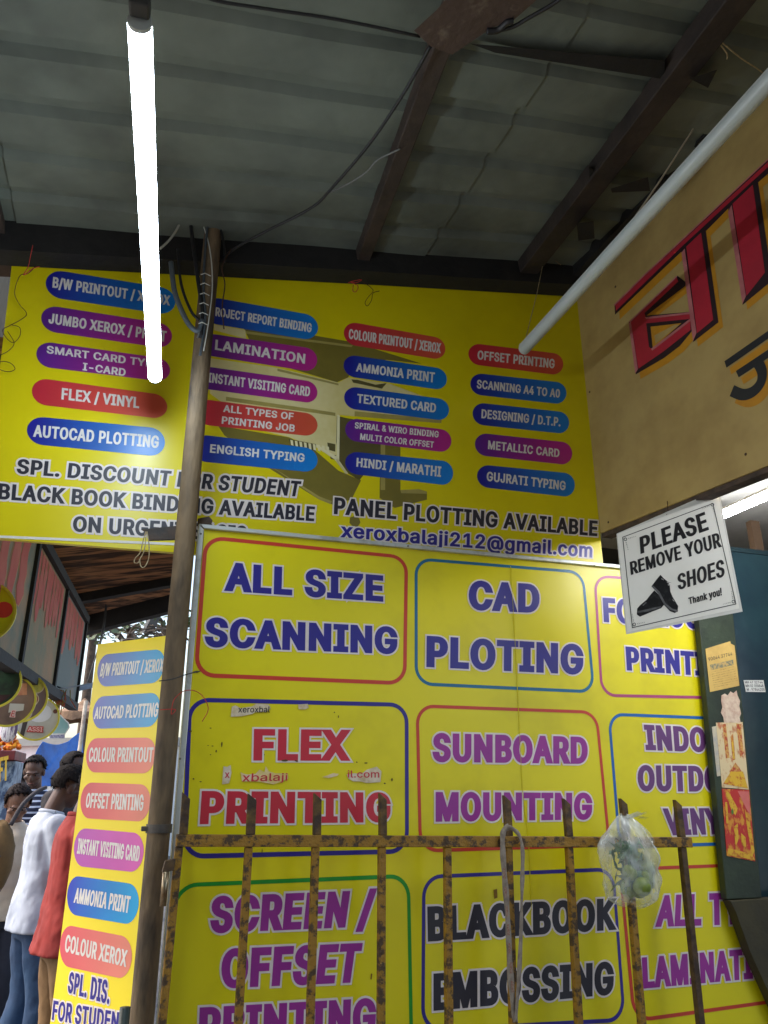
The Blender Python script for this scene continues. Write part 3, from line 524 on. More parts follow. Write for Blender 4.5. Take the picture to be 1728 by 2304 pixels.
# ------------------------------------------------------------------ lower framed signboard
lo_ = empty('framed_signboard', LOW.M, 'yellow signboard in an aluminium frame with outlined boxes of services behind the gate', 'signboard')
A = LOW.hit(447, 1180.6); B = LOW.hit(1345, 1268); C = LOW.hit(1702, 1300); D = LOW.hit(354, 2290)
v0 = .08
def lerp_u(p, q, v): t = (v - p[1]) / (q[1] - p[1]); return p[0] + (q[0] - p[0]) * t
ux = LOW.hit(1590, 1300)[0]
top = lambda u: A[1] + (B[1] - A[1]) * (u - A[0]) / (B[0] - A[0])
lu = lambda v: lerp_u(A, LOW.hit(387, 1892), v)
RG_ = [LOW.hit(*p) for p in [(1585, 1150), (1622, 1500), (1652, 1890), (1668, 2022), (1730, 2190), (1800, 2390)]]
def rgt(v):
    for p, q in zip(RG_, RG_[1:]):
        if v >= q[1]: return lerp_u(q, p, v) if v < p[1] else p[0]
    return RG_[-1][0]
pan = MB()
NX, NY = 40, 30
for j in range(NY + 1):
    for i in range(NX + 1):
        s, t = i / NX, j / NY; u0 = lu(v0) * (1 - t) + A[0] * t; u1 = rgt(v0 + (top(ux) - v0) * t); u = u0 + (u1 - u0) * s; v = v0 + (top(u) - v0) * t
        pan.v.append((u, v, 0))
for j in range(NY):
    for i in range(NX): k = j * (NX + 1) + i; pan.f.append((k, k + 1, k + NX + 2, k + NX + 1))
pan.build('panel', YELLOW2, lo_)
MB().prism([(lu(v0), v0), (rgt(v0), v0)] + [p for p in RG_[::-1] if v0 < p[1] < top(ux)] + [(ux, top(ux)), A], -.022, -.002).build('backing_board', DARK, lo_)
fw = .017
MB().prism([A, (ux, top(ux)), (ux, top(ux) - fw * .8), (A[0] + fw, A[1] - fw * .8)], -.02, .012).build('frame_rail', ALU, lo_, bevel=.002)
MB().prism([A, (A[0] + fw, A[1] - fw), (lu(v0) + fw, v0), (lu(v0), v0)], -.019, .0105).build('frame_rail', ALU, lo_, bevel=.002)
for px, py in Z('4', [(190, 116), (66, 1465), (1434, 189)]) + Z('5', [(30, 62), (868, 148)]):
    u, v = LOW.hit(px, py); MB().ellipsoid((u, v, .012), (.0032, .0032, .002), 10, 6).build('rivet', mat('rivet_steel', (110, 106, 96)), lo_, True)
boxes = [([(212,118),(1440,243),(1430,1022),(148,972)], REDL, '4'), ([(66,108),(828,170),(880,722),(66,685)], TEALL, '5'), ([(872,186),(1490,228),(1530,750),(905,737)], MAGL, '5'),
         ([(115,1095),(1442,1128),(1445,2035),(75,2068)], NAVY, '4'), ([(70,770),(890,800),(950,1412),(85,1440)], REDL, '5'), ([(935,808),(1490,830),(1560,1404),(985,1422)], BLUEL, '5'),
         ([(262,432),(1480,382),(1500,1400),(150,1460)], GREENL, '6'), ([(100,338),(965,303),(1018,1000),(95,1050)], NAVY, '7'), ([(985,305),(1572,284),(1760,905),(1050,1005)], REDL, '7')]
box_o = [outline(lo_, LOW, q, m, zk, th=.0125 if i < 1 or 2 < i < 4 else .0105) for i, (q, m, zk) in enumerate(boxes)]
txt = [(0, 'ALL SIZE', NAVY, '4', [(345,280),(1290,362),(1290,520),(338,454)], .053), (0, 'SCANNING', NAVY, '4', [(222,612),(1375,672),(1375,836),(215,790)], .053),
       (1, 'CAD', NAVY, '5', [(310,212),(628,230),(628,361),(308,345)], .054), (1, 'PLOTING', NAVY, '5', [(120,462),(825,502),(825,638),(118,603)], .053),
       (2, 'FOR LOGO', NAVY, '5', [(912,290),(1420,325),(1425,438),(918,400)], .053), (2, 'PRINTIN', NAVY, '5', [(1015,510),(1435,542),(1440,649),(1022,618)], .053),
       (3, 'FLEX', REDP, '4', [(512,1285),(1085,1290),(1080,1477),(508,1475)], .054), (3, 'PRINTING', REDP, '4', [(198,1658),(1332,1668),(1335,1846),(185,1858)], .053),
       (4, 'SUNBOARD', PURP, '5', [(147,900),(845,918),(845,1040),(147,1030)], .053), (4, 'MOUNTING', PURP, '5', [(160,1166),(865,1170),(865,1290),(160,1300)], .053),
       (5, 'INDOO', PLUM, '5', [(1097,862),(1450,880),(1456,990),(1107,977)], .053), (5, 'OUTDO', PLUM, '5', [(1068,1045),(1440,1050),(1446,1165),(1072,1162)], .053), (5, 'VINYL', PLUM, '5', [(1185,1240),(1490,1238),(1496,1355),(1205,1362)], .05),
       (6, 'SCREEN /', PURP, '6', [(450,500),(1305,465),(1275,655),(445,690)], .053), (6, 'OFFSET', PURP, '6', [(505,772),(1235,740),(1205,945),(500,976)], .053), (6, 'PRINTING', PURP, '6', [(390,1075),(1305,1025),(1300,1215),(383,1265)], .053),
       (7, 'BLACKBOOK', BLACK, '7', [(122,480),(968,442),(968,585),(125,638)], .053), (7, 'EMBOSSING', BLACK, '7', [(150,782),(962,727),(962,876),(150,950)], .053),
       (8, 'ALL TY', PURP, '7', [(1165,430),(1525,415),(1535,560),(1152,572)], .05), (8, 'LAMINATI', PURP, '7', [(1088,710),(1585,668),(1590,805),(1095,850)], .05)]
for i, t, m, zk, q, bd in txt: lettering(box_o[i], LOW, t, Z(zk, q), m, bd, .0055, PINKW, wz=.0018, oy=.031)
cr = [LOW.hit(*p) for p in Z('5', [(498, 150), (524, 600), (550, 1150), (580, 1400), (592, 1700)])]
MB().add([(u - .0012, v, .0004) for u, v in cr] + [(u, v, .003) for u, v in cr] + [(u + .0012, v, .0004) for u, v in cr], [(i + 5 * j, i + 5 * j + 1, i + 5 * j + 6, i + 5 * j + 5) for j in (0, 1) for i in range(4)]).build('crease', YELLOW2, lo_)
sp = MB(); 
for x, y, a, b in [(250,1280,8,3),(235,1385,5,3),(262,1388,7,3),(285,1418,5,8),(250,1440,5,3),(318,1380,4,18),(130,1300,9,6),(148,1585,6,6),(190,1602,8,3),(700,1475,22,6),(768,1478,12,5),(1130,1485,5,4),(1185,1490,14,3),(1298,1612,8,4),(1342,1590,6,10),(1020,1210,3,8),(995,1185,4,5),(165,942,22,7),(560,2020,3,12),(575,1440,3,3)]:
    c = LOW.hit(*Z('4', [(x, y)])[0]); n = 9
    sp.flat([(c[0] + a * .0005 * math.cos(6.283 * k / n) * rnd.uniform(.6, 1.2), c[1] + b * .0005 * math.sin(6.283 * k / n) * rnd.uniform(.6, 1.2)) for k in range(n)], .0024)
sp.build('scuff_mark', mat('scuff', (92, 76, 30), (60, 50, 30), 40, .6, .8), lo_)
sp = MB()
for zk, pts in (('7', [(420,405),(436,400),(438,440),(424,445)]), ('6', [(1276,898),(1284,900),(1280,930),(1274,928)])):
    sp.flat([LOW.hit(*p) for p in Z(zk, pts)], .0024)
sp.build('brown_stain', mat('stain', (128, 92, 16), (150, 112, 16), 30, .6, .7), lo_)
# torn stickers on the FLEX box
def sticker(zk, pts, m, label, text=None, tq=None, tm=INK, grp=None, w_=.0028, plane=LOW, name='torn_sticker', cat='sticker', bold=.012):
    r = empty(name, plane.M, label, cat, grp)
    q = [plane.hit(*p) for p in Z(zk, pts)]
    MB().prism(q, w_ - .0008, w_ + .0002).build('paper', m, r)
    if text:
        for t_, q_ in (zip(text, tq) if isinstance(text, list) else [(text, tq)]): lettering(r, plane, t_, Z(zk, q_), tm, bold, wz=w_ + .0006)
    return r
PAPER = mat('torn_paper', (226, 212, 190), (190, 168, 120), 30, .8, .8, bump=.3)
G = 'torn sticker remains on the flex printing box'
sticker('4', [(378,1152),(400,1143),(430,1160),(500,1150),(525,1132),(600,1138),(612,1160),(590,1180),(520,1185),(500,1195),(440,1208),(372,1212)], PAPER, 'torn white sticker with black writing at the top of the flex printing box', 'xeroxbal', [(418,1150),(608,1150),(606,1186),(416,1186)], grp=G)
sticker('4', [(778,1138),(835,1134),(840,1158),(815,1168),(780,1166)], PAPER, 'small blank scrap of white paper above the word FLEX', grp=G)
sticker('4', [(328,1510),(350,1514),(372,1502),(376,1550),(362,1612),(320,1618)], PAPER, 'torn scrap with a single red letter left of the other scraps below FLEX', 'x', [(336,1536),(364,1536),(364,1580),(336,1580)], REDP, grp=G)
sticker('4', [(430,1545),(445,1552),(470,1560),(520,1556),(545,1530),(575,1545),(582,1508),(600,1540),(640,1552),(715,1552),(716,1585),(680,1600),(630,1618),(560,1605),(500,1600),(440,1600)], mat('torn_yellow_paper', (222, 196, 120), (236, 214, 190), 24, .9, .8, bump=.3), 'long torn scrap with red writing in the middle below FLEX', 'xbalaji', [(444,1552),(714,1552),(712,1596),(440,1602)], REDP, grp=G)
sticker('4', [(920,1575),(960,1562),(990,1550),(1022,1556),(1010,1568),(960,1580)], mat('torn_yellow_paper', (222, 196, 120)), 'sliver of torn yellowish paper between the red scraps below FLEX', grp=G)
sticker('4', [(1070,1560),(1110,1552),(1160,1555),(1190,1530),(1250,1512),(1278,1540),(1272,1605),(1190,1610),(1150,1600),(1110,1600),(1080,1585)], PAPER, 'torn scrap ending in com at the right end below FLEX', 'il.com', [(1075,1535),(1265,1535),(1265,1578),(1075,1578)], REDP, grp=G)

# ------------------------------------------------------------------ side banner on the left of the pole
p1 = HIGH.world(374, 1431, .12); bu = -azv(-55)
BAN = Plane(Vector((p1.x, p1.y, 0)), bu)
ban = empty('banner', BAN.M, 'tall narrow yellow banner of service labels tied to the left of the pole', 'banner')
a, b, c, d = BAN.hit(224, 1449), BAN.hit(378, 1430), BAN.hit(262, 2400), BAN.hit(94, 2400)
b = (.0, b[1]); lx = (a[0] + BAN.hit(108, 2304)[0]) / 2
rx = max(BAN.hit(358, 1640)[0], BAN.hit(293, 2255)[0], BAN.hit(374, 1431)[0])
MB().prism([(lx, a[1]), (rx, b[1]), (rx, .25), (lx, .25)], -.006, 0).build('panel', YELLOW3, ban)
pills([([(800,1060),(1352,1008),(1320,1282),(785,1320)], 'B', [('B/W PRINTOUT / XEROX', [(830,1130),(1337,1088),(1324,1195),(812,1235)])]),
       ([(765,1400),(1315,1362),(1285,1640),(745,1660)], 'B', [('AUTOCAD PLOTTING', [(778,1482),(1295,1445),(1280,1562),(765,1580)])])], '1', ban, BAN)
pills([([(655,70),(1180,65),(1155,335),(640,325)], 'R', [('COLOUR PRINTOUT', [(675,140),(1155,138),(1145,250),(665,248)])]),
       ([(615,400),(1140,418),(1115,698),(595,668)], 'R', [('OFFSET PRINTING', [(655,480),(1083,492),(1075,615),(642,590)])]),
       ([(568,740),(1090,785),(1065,1080),(545,1025)], 'P', [('INSTANT VISITING CARD', [(592,820),(1055,878),(1045,995),(578,935)])]),
       ([(515,1095),(1055,1170),(1025,1475),(495,1385)], 'V', [('AMMONIA PRINT', [(572,1190),(985,1255),(968,1382),(555,1302)])]),
       ([(462,1462),(1003,1568),(975,1885),(440,1770)], 'R', [('COLOUR XEROX', [(500,1540),(960,1660),(945,1785),(485,1670)])])], '2', ban, BAN)
lettering(ban, BAN, 'SPL. DIS.', Z('2', [(525,1820),(835,1890),(820,2065),(508,1975)]), NAVY, .034, .004, PINKW)
lettering(ban, BAN, 'FOR STUDENT', Z('2', [(405,2035),(955,2135),(943,2275),(390,2180)]), NAVY, .034, .004, PINKW)

# ------------------------------------------------------------------ pole
pt = POLE.world(492, 380, .02); pm_ = POLE.world(378, 1640, .02); dd = (pm_ - pt).normalized(); pb = pm_ + dd * (pm_.z / -dd.z)
pole = empty('pole', pb, 'rust stained round steel pole between the banner and the framed signboard', 'pole')
pr = .0305
pts = [pb.lerp(pt, k / 14) - pb for k in range(15)]
MB().tube(pts, pr, 28).build('post', POLEM, pole, True)
def on_pole(py):
    t = 0
    lo_t, hi_t = 0, 1
    for _ in range(40):
        t = (lo_t + hi_t) / 2; p = pb.lerp(pt, t) - CAM; f = Vector((0, math.cos(PITCH), math.sin(PITCH))); u_ = Vector((0, -math.sin(PITCH), math.cos(PITCH)))
        y = CY - FPX * p.dot(u_) / p.dot(f)
        if y > py: lo_t = t
        else: hi_t = t
    return pb.lerp(pt, t)
q = on_pole(1864); MB().tube([q - pb - dd * .011, q - pb + dd * .011], pr + .004, 28).build('clamp_band', mat('grey_clamp', (92, 86, 80), (60, 56, 52), 20, .8, .6, .3), pole, False)
e = q - pb - LOW.U * (pr + .006) + LOW.N * .004; MB().box(e, (.02, .012, .026), LOW.M.to_3x3()).build('clamp_lug', mat('grey_clamp', (92, 86, 80)), pole, bevel=.002)
# bracket and twine
br = empty('bracket', HIGH.M, 'dark flat steel bracket sticking out left of the pole over the word URGENT', 'bracket')
MB().prism([HIGH.hit(*p, .09) for p in Z('11', [(415,85),(560,70),(1000,25),(1000,238),(510,252),(495,130)])], .085, .097).build('arm', mat('sooty_steel', (52, 48, 46), (84, 62, 46), 20, .7, .7, bump=.3), br)
MB().prism([HIGH.hit(*p, .06) for p in [(445, 1168), (470, 1163), (478, 1172), (474, 1186), (445, 1188)]], .05, .066).build('stub', RUSTDARK, br)
cable('twine', Z('11', [(470,110),(430,250),(380,440),(310,520),(290,590),(345,600),(385,530),(440,420),(465,280),(478,120)]), 0, .0016, TWINE, 'loose jute twine loop with frayed end tied to the dark bracket', 'twine', plane=HIGH, off=.1)
cable('twine', Z('11', [(488,110),(520,300),(520,500),(480,620),(430,672),(390,640),(372,540)]), 0, .0018, TWINE, 'long jute twine loop hanging lowest from the dark bracket', 'twine', plane=HIGH, off=.102)
cable('string', Z('1', [(1290,1270),(1400,1255),(1520,1215),(1625,1190)]), 0, .0016, WIRE, 'black wire tied round the pole and into the frame of the lower signboard', 'string', plane=POLE, off=.06)
cable('string', Z('1', [(1300,1505),(1380,1500),(1425,1505),(1390,1540),(1405,1440),(1440,1390),(1500,1350),(1580,1350),(1650,1400),(1690,1500),(1640,1600)]), 0, .0012, REDTHREAD, 'red thread knotted round the pole with a curl over the flex box', 'string', plane=POLE, off=.062)
cable('string', Z('3', [(195,88),(150,130),(105,145),(78,230),(100,290),(142,345),(110,378),(50,410),(15,432),(30,470),(70,500),(105,465),(105,420),(60,405)]), 0, .0013, THREAD, 'brown thread tangled down the left edge of the upper signboard', 'string', plane=HIGH, off=.02)
cable('string', Z('3', [(-40,560),(0,565),(50,540),(75,500)]) + Z('3', [(40,440)]), 0, .0013, THREAD, 'brown thread hanging in an open curve at the far left edge', 'string', plane=HIGH, off=.016)
cable('string', Z('3', [(-30,610),(20,600),(60,612),(80,640),(50,655),(10,648),(-30,630)]), 0, .0013, THREAD, 'brown thread loop low on the left edge beside the smart card label', 'string', plane=HIGH, off=.02)
cable('string', Z('4b', [(1145,200),(1195,235),(1215,262),(1185,300),(1165,335),(1180,355),(1205,320),(1215,275),(1255,262)]), 0, .0013, THREAD, 'brown thread curl hanging from the beam over the right half of the upper signboard', 'string', plane=HIGH, off=.1)
cable('string', Z('4b', [(1060,212),(1090,200),(1145,192),(1110,210),(1075,206),(1120,230),(1110,265),(1090,262),(1092,225)]), 0, .0015, REDTHREAD, 'knotted red thread under the foot of the middle brown rafter', 'string', plane=HIGH, off=.1)
cable('string', Z('3', [(175,-20),(160,50),(150,95),(125,140),(175,105),(210,95)]), 0, .0014, REDTHREAD, 'red thread knotted at the top left corner of the upper signboard', 'string', plane=HIGH, off=.1)
o0 = POLE.world(281, 2275, .12)
o = MB().tube([(0, 0, -.6), (0, 0, .008)], .0125, 20).build('hose', mat('dark_green_rubber', (34, 52, 46), (24, 36, 34), 9, .6, .5), None, True); o.location = o0
tag(o, 'dark green round tube end standing in front of the banner at the lower edge', 'tube')
# ------------------------------------------------------------------ gate
gate = empty('gate', GATE.M, 'chipped mustard yellow steel gate with cut spike bars in front of the framed signboard', 'gate')
GT = .0205
ra, rb_ = GATE.hit(396, 1891), GATE.hit(1552, 1895)
sl_ = (rb_[1] - ra[1]) / (rb_[0] - ra[0]); rh = .030
MB().prism([(ra[0], ra[1] + rh / 2), (rb_[0], rb_[1] + rh / 2), (rb_[0], rb_[1] - rh / 2), (ra[0], ra[1] - rh / 2)], -.014, .014).build('rail', RUSTPAINT, gate, bevel=.002)
MB().prism([(ra[0] - .02, .2), (rb_[0] + .02, .2), (rb_[0] + .02, .17), (ra[0] - .02, .17)], -.014, .014).build('rail', RUSTPAINT, gate, bevel=.002)
tops = [404, 560, 710, 859, 1006, 1143, 1279, 1409, 1533]; bots = [364.6, 536, 697.5, 857, 1010, 1154.5, 1302, 1444, 1576]
tip = [1782, 1785, 1784, 1784, None, 1789, 1796, 1796, 1799]
SPIKEM = mat('rusty_spike', (112, 84, 34), (58, 42, 34), 20, .95, .6, bump=.3, bscale=60, lo=.38, hi=.58)
for i, (xt, xb, ty) in enumerate(zip(tops, bots, tip)):
    q, s = GATE.hit(xt, 1893), GATE.hit(xb, 2304); k = (s[0] - q[0]) / (s[1] - q[1])
    X = lambda v: q[0] + (v - q[1]) * k
    yt = ra[1] + sl_ * (q[0] - ra[0]); h = GT / 2
    m = RUSTDARK if i == 8 else RUSTPAINT
    d0, d1 = (-.011, .011)
    lo_end = .201 if i else .05
    MB().prism([(X(yt - rh / 2) - h, yt - rh / 2 - .0005), (X(yt - rh / 2) + h, yt - rh / 2 - .0005), (X(lo_end) + h, lo_end), (X(lo_end) - h, lo_end)], d0, d1).build('stile' if i in (0, 8) else 'bar', m, gate, bevel=.0025)
    if ty:
        tv = GATE.hit(xt, ty)[1]; y0 = yt + rh / 2 + .0005; h2 = .011 if i != 1 else .012
        x0 = X(y0) + (.003 if i else .008)
        lx_ = [-h2, h2]
        poly = [(x0 - h2, y0), (x0 + h2, y0), (x0 + h2 - .001, tv - .018), (x0 - h2 - .001, tv)] if i < 9 else None
        MB().prism(poly, -.010, .008).build('spike', SPIKEM, gate, bevel=.0015)
hq = GATE.hit(369, 1998); hg = MB().tube([(hq[0], hq[1] - .04, .018), (hq[0], hq[1] + .04, .018)], .0085, 16)
hg.build('hinge', mat('worn_hinge_steel', (150, 136, 112), (110, 80, 50), 30, .8, .35, .8), gate, True)
MB().prism([(hq[0] - .01, hq[1] + .038), (hq[0] + .02, hq[1] + .042), (hq[0] + .022, hq[1] + .07), (hq[0] - .004, hq[1] + .066)], -.006, .02).build('hinge_lug', RUSTDARK, gate, bevel=.002)

# lanyard strap over the sixth bar
def ribbon(name, plane, off, pts, width, m, parent=None, twist=0):
    P = spline([Vector(plane.hit(*p, off) + (off,)) for p in pts], 6); g = MB(); n = len(P)
    for i, p in enumerate(P):
        d = (P[min(i + 1, n - 1)] - P[max(i - 1, 0)]).normalized(); x = Vector((-d.y, d.x, 0)).normalized(); a = twist * math.sin(i * .35)
        x = x * math.cos(a) + Vector((0, 0, 1)) * math.sin(a); x *= width / 2 * (1 + .12 * math.sin(i * .8))
        g.v += [tuple(p - x), tuple(p + x)]
    g.f = [(2 * i, 2 * i + 1, 2 * i + 3, 2 * i + 2) for i in range(n - 1)]
    o = g.build(name, m, parent, True); s = o.modifiers.new('thick', 'SOLIDIFY'); s.thickness = .0012; return o
st = empty('lanyard', GATE.M, 'faded grey lanyard strap looped over a spike and hanging down the gate bar', 'strap')
sm = mat('faded_lanyard', (150, 138, 124), (116, 102, 90), 40, .8, .9, bump=.2)
ribbon('strap', GATE, .022, Z('7', [(492,118),(470,135),(462,170),(464,250),(474,380),(484,520),(492,680),(500,820),(512,940),(520,1000)]), .017, sm, st, .15)
ribbon('strap', GATE, .026, Z('7', [(490,122),(512,132),(540,165),(552,230),(552,330),(548,450),(545,600),(538,760),(528,900),(520,1000)]), .012, sm, st, .5)
for k in range(7):
    c = GATE.hit(*Z('7', [(468 + k * 6.2, 330 + k * 85)])[0], .025)
    MB().flat([(c[0] - .004, c[1] - .014), (c[0] + .004, c[1] - .014), (c[0] + .004, c[1] + .014), (c[0] - .004, c[1] + .014)], .0278).build('faded_print', mat('lanyard_print', (140, 92, 80), (150, 128, 110), 220, 1, .9, lo=.45, hi=.5), st)

# ------------------------------------------------------------------ plastic bag of limes
bc = GATE.hit(1418, 1938, .10); bagM = GATE.M @ Matrix.Translation((bc[0], bc[1], .085))
bag = empty('plastic_bag', bagM, 'clear crumpled plastic bag of limes and leaves hanging on a gate spike', 'bag')
film = bpy.data.materials.new('clear_film'); film.use_nodes = True; n = film.node_tree; L = n.links; b = n.nodes['Principled BSDF']
b.inputs['Base Color'].default_value = (.9, .93, .9, 1); b.inputs['Roughness'].default_value = .12; b.inputs['Specular IOR Level'].default_value = .9
tc = n.nodes.new('ShaderNodeTexCoord'); nz = n.nodes.new('ShaderNodeTexNoise'); nz.inputs['Scale'].default_value = 17; nz.inputs['Detail'].default_value = 3
mp = n.nodes.new('ShaderNodeMapping'); mp.inputs['Scale'].default_value = (1, .45, 1); L.new(tc.outputs['Object'], mp.inputs[0]); L.new(mp.outputs[0], nz.inputs['Vector'])
mr = n.nodes.new('ShaderNodeMapRange'); mr.inputs[1].default_value = .35; mr.inputs[2].default_value = .72; mr.inputs[3].default_value = .10; mr.inputs[4].default_value = .62
L.new(nz.outputs[0], mr.inputs[0]); L.new(mr.outputs[0], b.inputs['Alpha'])
bp = n.nodes.new('ShaderNodeBump'); bp.inputs['Strength'].default_value = .9; bp.inputs['Distance'].default_value = .03; L.new(nz.outputs[0], bp.inputs['Height']); L.new(bp.outputs[0], b.inputs['Normal'])
g = MB()
NU, NV = 56, 44
for j in range(NV + 1):
    t = j / NV; y = .128 - .25 * t
    rad = (.012 + .068 * min(1, t * 3.2) ** .8) * (1 if t < .82 else math.sqrt(max(.0, 1 - ((t - .82) / .19) ** 2)))
    for i in range(NU):
        a = 2 * math.pi * i / NU
        k = 1 + .16 * mnoise.noise(Vector((math.cos(a) * 2.2, math.sin(a) * 2.2, t * 5))) + .10 * mnoise.noise(Vector((math.cos(a) * 6, math.sin(a) * 6, t * 9))) + .09 * (1 - t) * math.sin(a * 9 + t * 3)
        g.v.append((rad * 1.08 * k * math.cos(a) + .012 * t, y + .006 * math.sin(a * 3), rad * .85 * k * math.sin(a)))
for j in range(NV):
    for i in range(NU): a_, b_ = j * NU + i, j * NU + (i + 1) % NU; g.f.append((a_, b_, b_ + NU, a_ + NU))
g.build('film', film, bag, True)
g = MB()
for k in range(9):
    a = k * .7; p = [Vector((.0 + .003 * math.cos(a), .112, .003 * math.sin(a))), Vector((.02 * math.cos(a) + .01, .125, .02 * math.sin(a))), Vector((.05 * math.cos(a) + .035, .118 + .02 * math.sin(k), .03 * math.sin(a)))]
    x = Vector((-math.sin(a), .3, math.cos(a))) * .012; g.add([p[0] - x * .3, p[0] + x * .3, p[1] + x, p[1] - x, p[2] + x, p[2] - x], [(0, 1, 2, 3), (3, 2, 4, 5)])
g.build('gathered_neck', film, bag, True)
lime = mat('lime_skin', (128, 144, 52), (80, 106, 40), 20, .8, .5, bump=.1, bscale=120)
for i, (x, y, z, r) in enumerate(((.012, -.066, .045, .026), (.04, -.052, .03, .024), (.052, -.02, .022, .023), (-.016, -.03, .03, .021), (.03, .005, .0, .024), (-.005, -.075, .0, .024), (.045, -.08, -.02, .024))):
    o = MB().ellipsoid((0, 0, 0), (r, r * 1.1, r), 20, 14, lambda d: 1 + .14 * max(0, abs(d.y) - .9) * 10).build('lime', lime, bag, True); o.location = (x, y, z); o.rotation_euler = (rnd.random(), rnd.random(), rnd.random() * 3)
g = MB()
for k in range(130):
    c = Vector((rnd.uniform(-.04, .05), rnd.uniform(-.075, .05), rnd.uniform(-.03, .04))); a = rnd.uniform(0, 6.28); d = Vector((math.cos(a), math.sin(a), rnd.uniform(-.5, .5))).normalized() * rnd.uniform(.014, .03); x = d.cross(Vector((rnd.random(), rnd.random(), 1))).normalized() * rnd.uniform(.004, .009)
    g.add([c - d, c + x, c + d, c - x], [(0, 1, 2, 3)])
g.build('leaves', mat('bag_leaves', (52, 96, 62), (88, 128, 76), 30, .9, .5), bag)

# ------------------------------------------------------------------ tube lights
OPAL = mat('opal_diffuser', (186, 194, 192), (168, 176, 172), 3, .5, .35)
def tube_light(name, a, b, r, m, label, capm=OPAL, spine=True):
    a, b = Vector(a), Vector(b); d = (b - a).normalized(); L_ = (b - a).length
    x = d.cross(UP).normalized(); y = x.cross(d); Mx = Matrix((x, y, -d)).transposed().to_4x4(); Mx.translation = a
    r0 = empty(name, Mx, label, 'tube light')
    sec = [(r * math.cos(t), r * math.sin(t)) for t in [math.pi + math.pi * k / 18 - .35 + .7 * k / 18 for k in range(19)]]
    n = len(sec); g = MB()
    for z in (-.012, -L_ + .012): g.v += [(p[0], p[1], z) for p in sec]
    g.f = [(i, i + 1, n + i + 1, n + i) for i in range(n - 1)]
    g.build('diffuser', m, r0, True)
    hs = sec[-1]
    MB().prism([(hs[0] - .0005, hs[1] + .001), (-hs[0] + .0005, hs[1] + .001), (-hs[0] * .8, hs[1] + .012), (hs[0] * .8, hs[1] + .012)], -L_ + .0125, -.0125).build('batten', mat('batten_white', (200, 202, 198)), r0)
    for z0, z1 in ((-.012, -.004), (-L_ + .004, -L_ + .012)):
        MB().prism([(p[0] * .99, p[1] * .99) for p in sec] + [(hs[0] * .85, hs[1] + .013), (-hs[0] * .85, hs[1] + .013)], z0, z1).build('end_cap', capm, r0)
    return r0
# lit tube: horizontal, far end over the upper board
H1 = 1.235
def at_height(px, py, h):
    d = ray(px, py); return CAM + d * (h / d.z)
ta, tb = at_height(314, 42, H1), at_height(349, 852, H1)
LIT = glow('lit_tube', (.74, .88, 1, 1), TUBE_GLOW)
lit = tube_light('tube_light', tb, ta, .0205, LIT, 'lit cool white tube light hanging level at the left under the roof')
hb = (ta - tb).normalized()
MB().box((0, .012, -(ta - tb).length - .016), (.034, .03, .03)).build('holder', mat('holder_grey', (60, 62, 62)), lit, bevel=.004)
# unlit tube
ua = HIGH.world(1177, 788, .2); ub = ua + (-azv(-17.9)) * 1.5
unlit = tube_light('tube_light', ua, ub, .0215, OPAL, 'unlit white tube light slung on wires along the cream board')
cl = ua + (ub - ua) * .035
MB().box((-.018, .022, -.06), (.008, .012, .02)).build('clip', DARK, unlit)
def wirepath(name, A_, B_, r, m, label, grp=None):
    A_, B_ = Vector(A_), Vector(B_); o = MB().tube([Vector(), (B_ - A_) * .5 + Vector((.004, 0, .0)), B_ - A_], r, 6).build(name, m); o.location = A_; return tag(o, label, 'wire', grp)
top1 = HIGH.world(1226, 572, .13)
wirepath('suspension_wire', ua + (ub - ua) * .04 + Vector((-.015, 0, .024)), top1, .0016, TWINE, 'pale suspension wire holding the far end of the unlit tube light')
wirepath('suspension_wire', top1, HIGH.world(1262, 596, .1), .0014, TWINE, 'short tail of pale wire knotted below the roof above the offset printing label')
p_ = ua + (ub - ua) * .43; wirepath('suspension_wire', p_ + Vector((0, 0, .02)), rw(1560, 290, .02), .003, mat('pale_cord', (190, 180, 160)), 'pale cord holding the middle of the unlit tube light')
for pts, lb in (([(1440, 175), (1400, 165), (1330, 225)], 'pale wire scrap hanging at the top right corner of the roof'), ([(1440, 175), (1480, 230), (1482, 255)], 'short curled pale wire end beside the top right corner wires'), ([(1455, 180), (1540, 250), (1620, 302), (1650, 330)], 'thin grey wire running down to the unlit tube light at the right edge')):
    cable('wire', Z('r', pts), .05, .002, TWINE, lb, 'wire')

# ------------------------------------------------------------------ painted cream board on the right
wb = empty('painted_board', WALL.M, 'cream painted wooden board with big red and black hand painted letters above the shop opening', 'signboard')
b0, b1 = WALL.hit(1353, 1199), WALL.hit(1728, 1047); t0, t1 = WALL.hit(1318, 600), WALL.hit(1728, 232)
ul = WALL.hit(1297, 690)[0]; ul = (ul + b0[0]) / 2
ub_ = 1.9
ext = lambda p, q, u: p[1] + (q[1] - p[1]) * (u - p[0]) / (q[0] - p[0])
vt = (t0[1] + t1[1]) / 2 + .01
CREAM = mat('cream_board_paint', (184, 158, 98), (152, 124, 72), 3.2, .8, .6, bump=.15, bscale=20, lo=.42, hi=.72)
MB().prism([(ul, ext(b0, b1, ul)), (ub_, ext(b0, b1, ub_)), (ub_, vt), (ul, vt)], -.02, 0).build('panel', CREAM, wb)
edge = mat('board_edge', (86, 70, 60), (52, 44, 40), 20, .9, .8, bump=.3)
MB().prism([(ul, ext(b0, b1, ul) - .0005), (ub_, ext(b0, b1, ub_) - .0005), (ub_, ext(b0, b1, ub_) - .017), (ul, ext(b0, b1, ul) - .017)], -.05, -.006).build('bottom_rail', edge, wb)
MB().prism([(ul, vt + .001), (ub_, vt + .001), (ub_, vt + .8), (ul, vt + .8)], -.16, -.12).build('upper_wall', DARK, wb)  # near black wall face set back above the board
nl = MB()
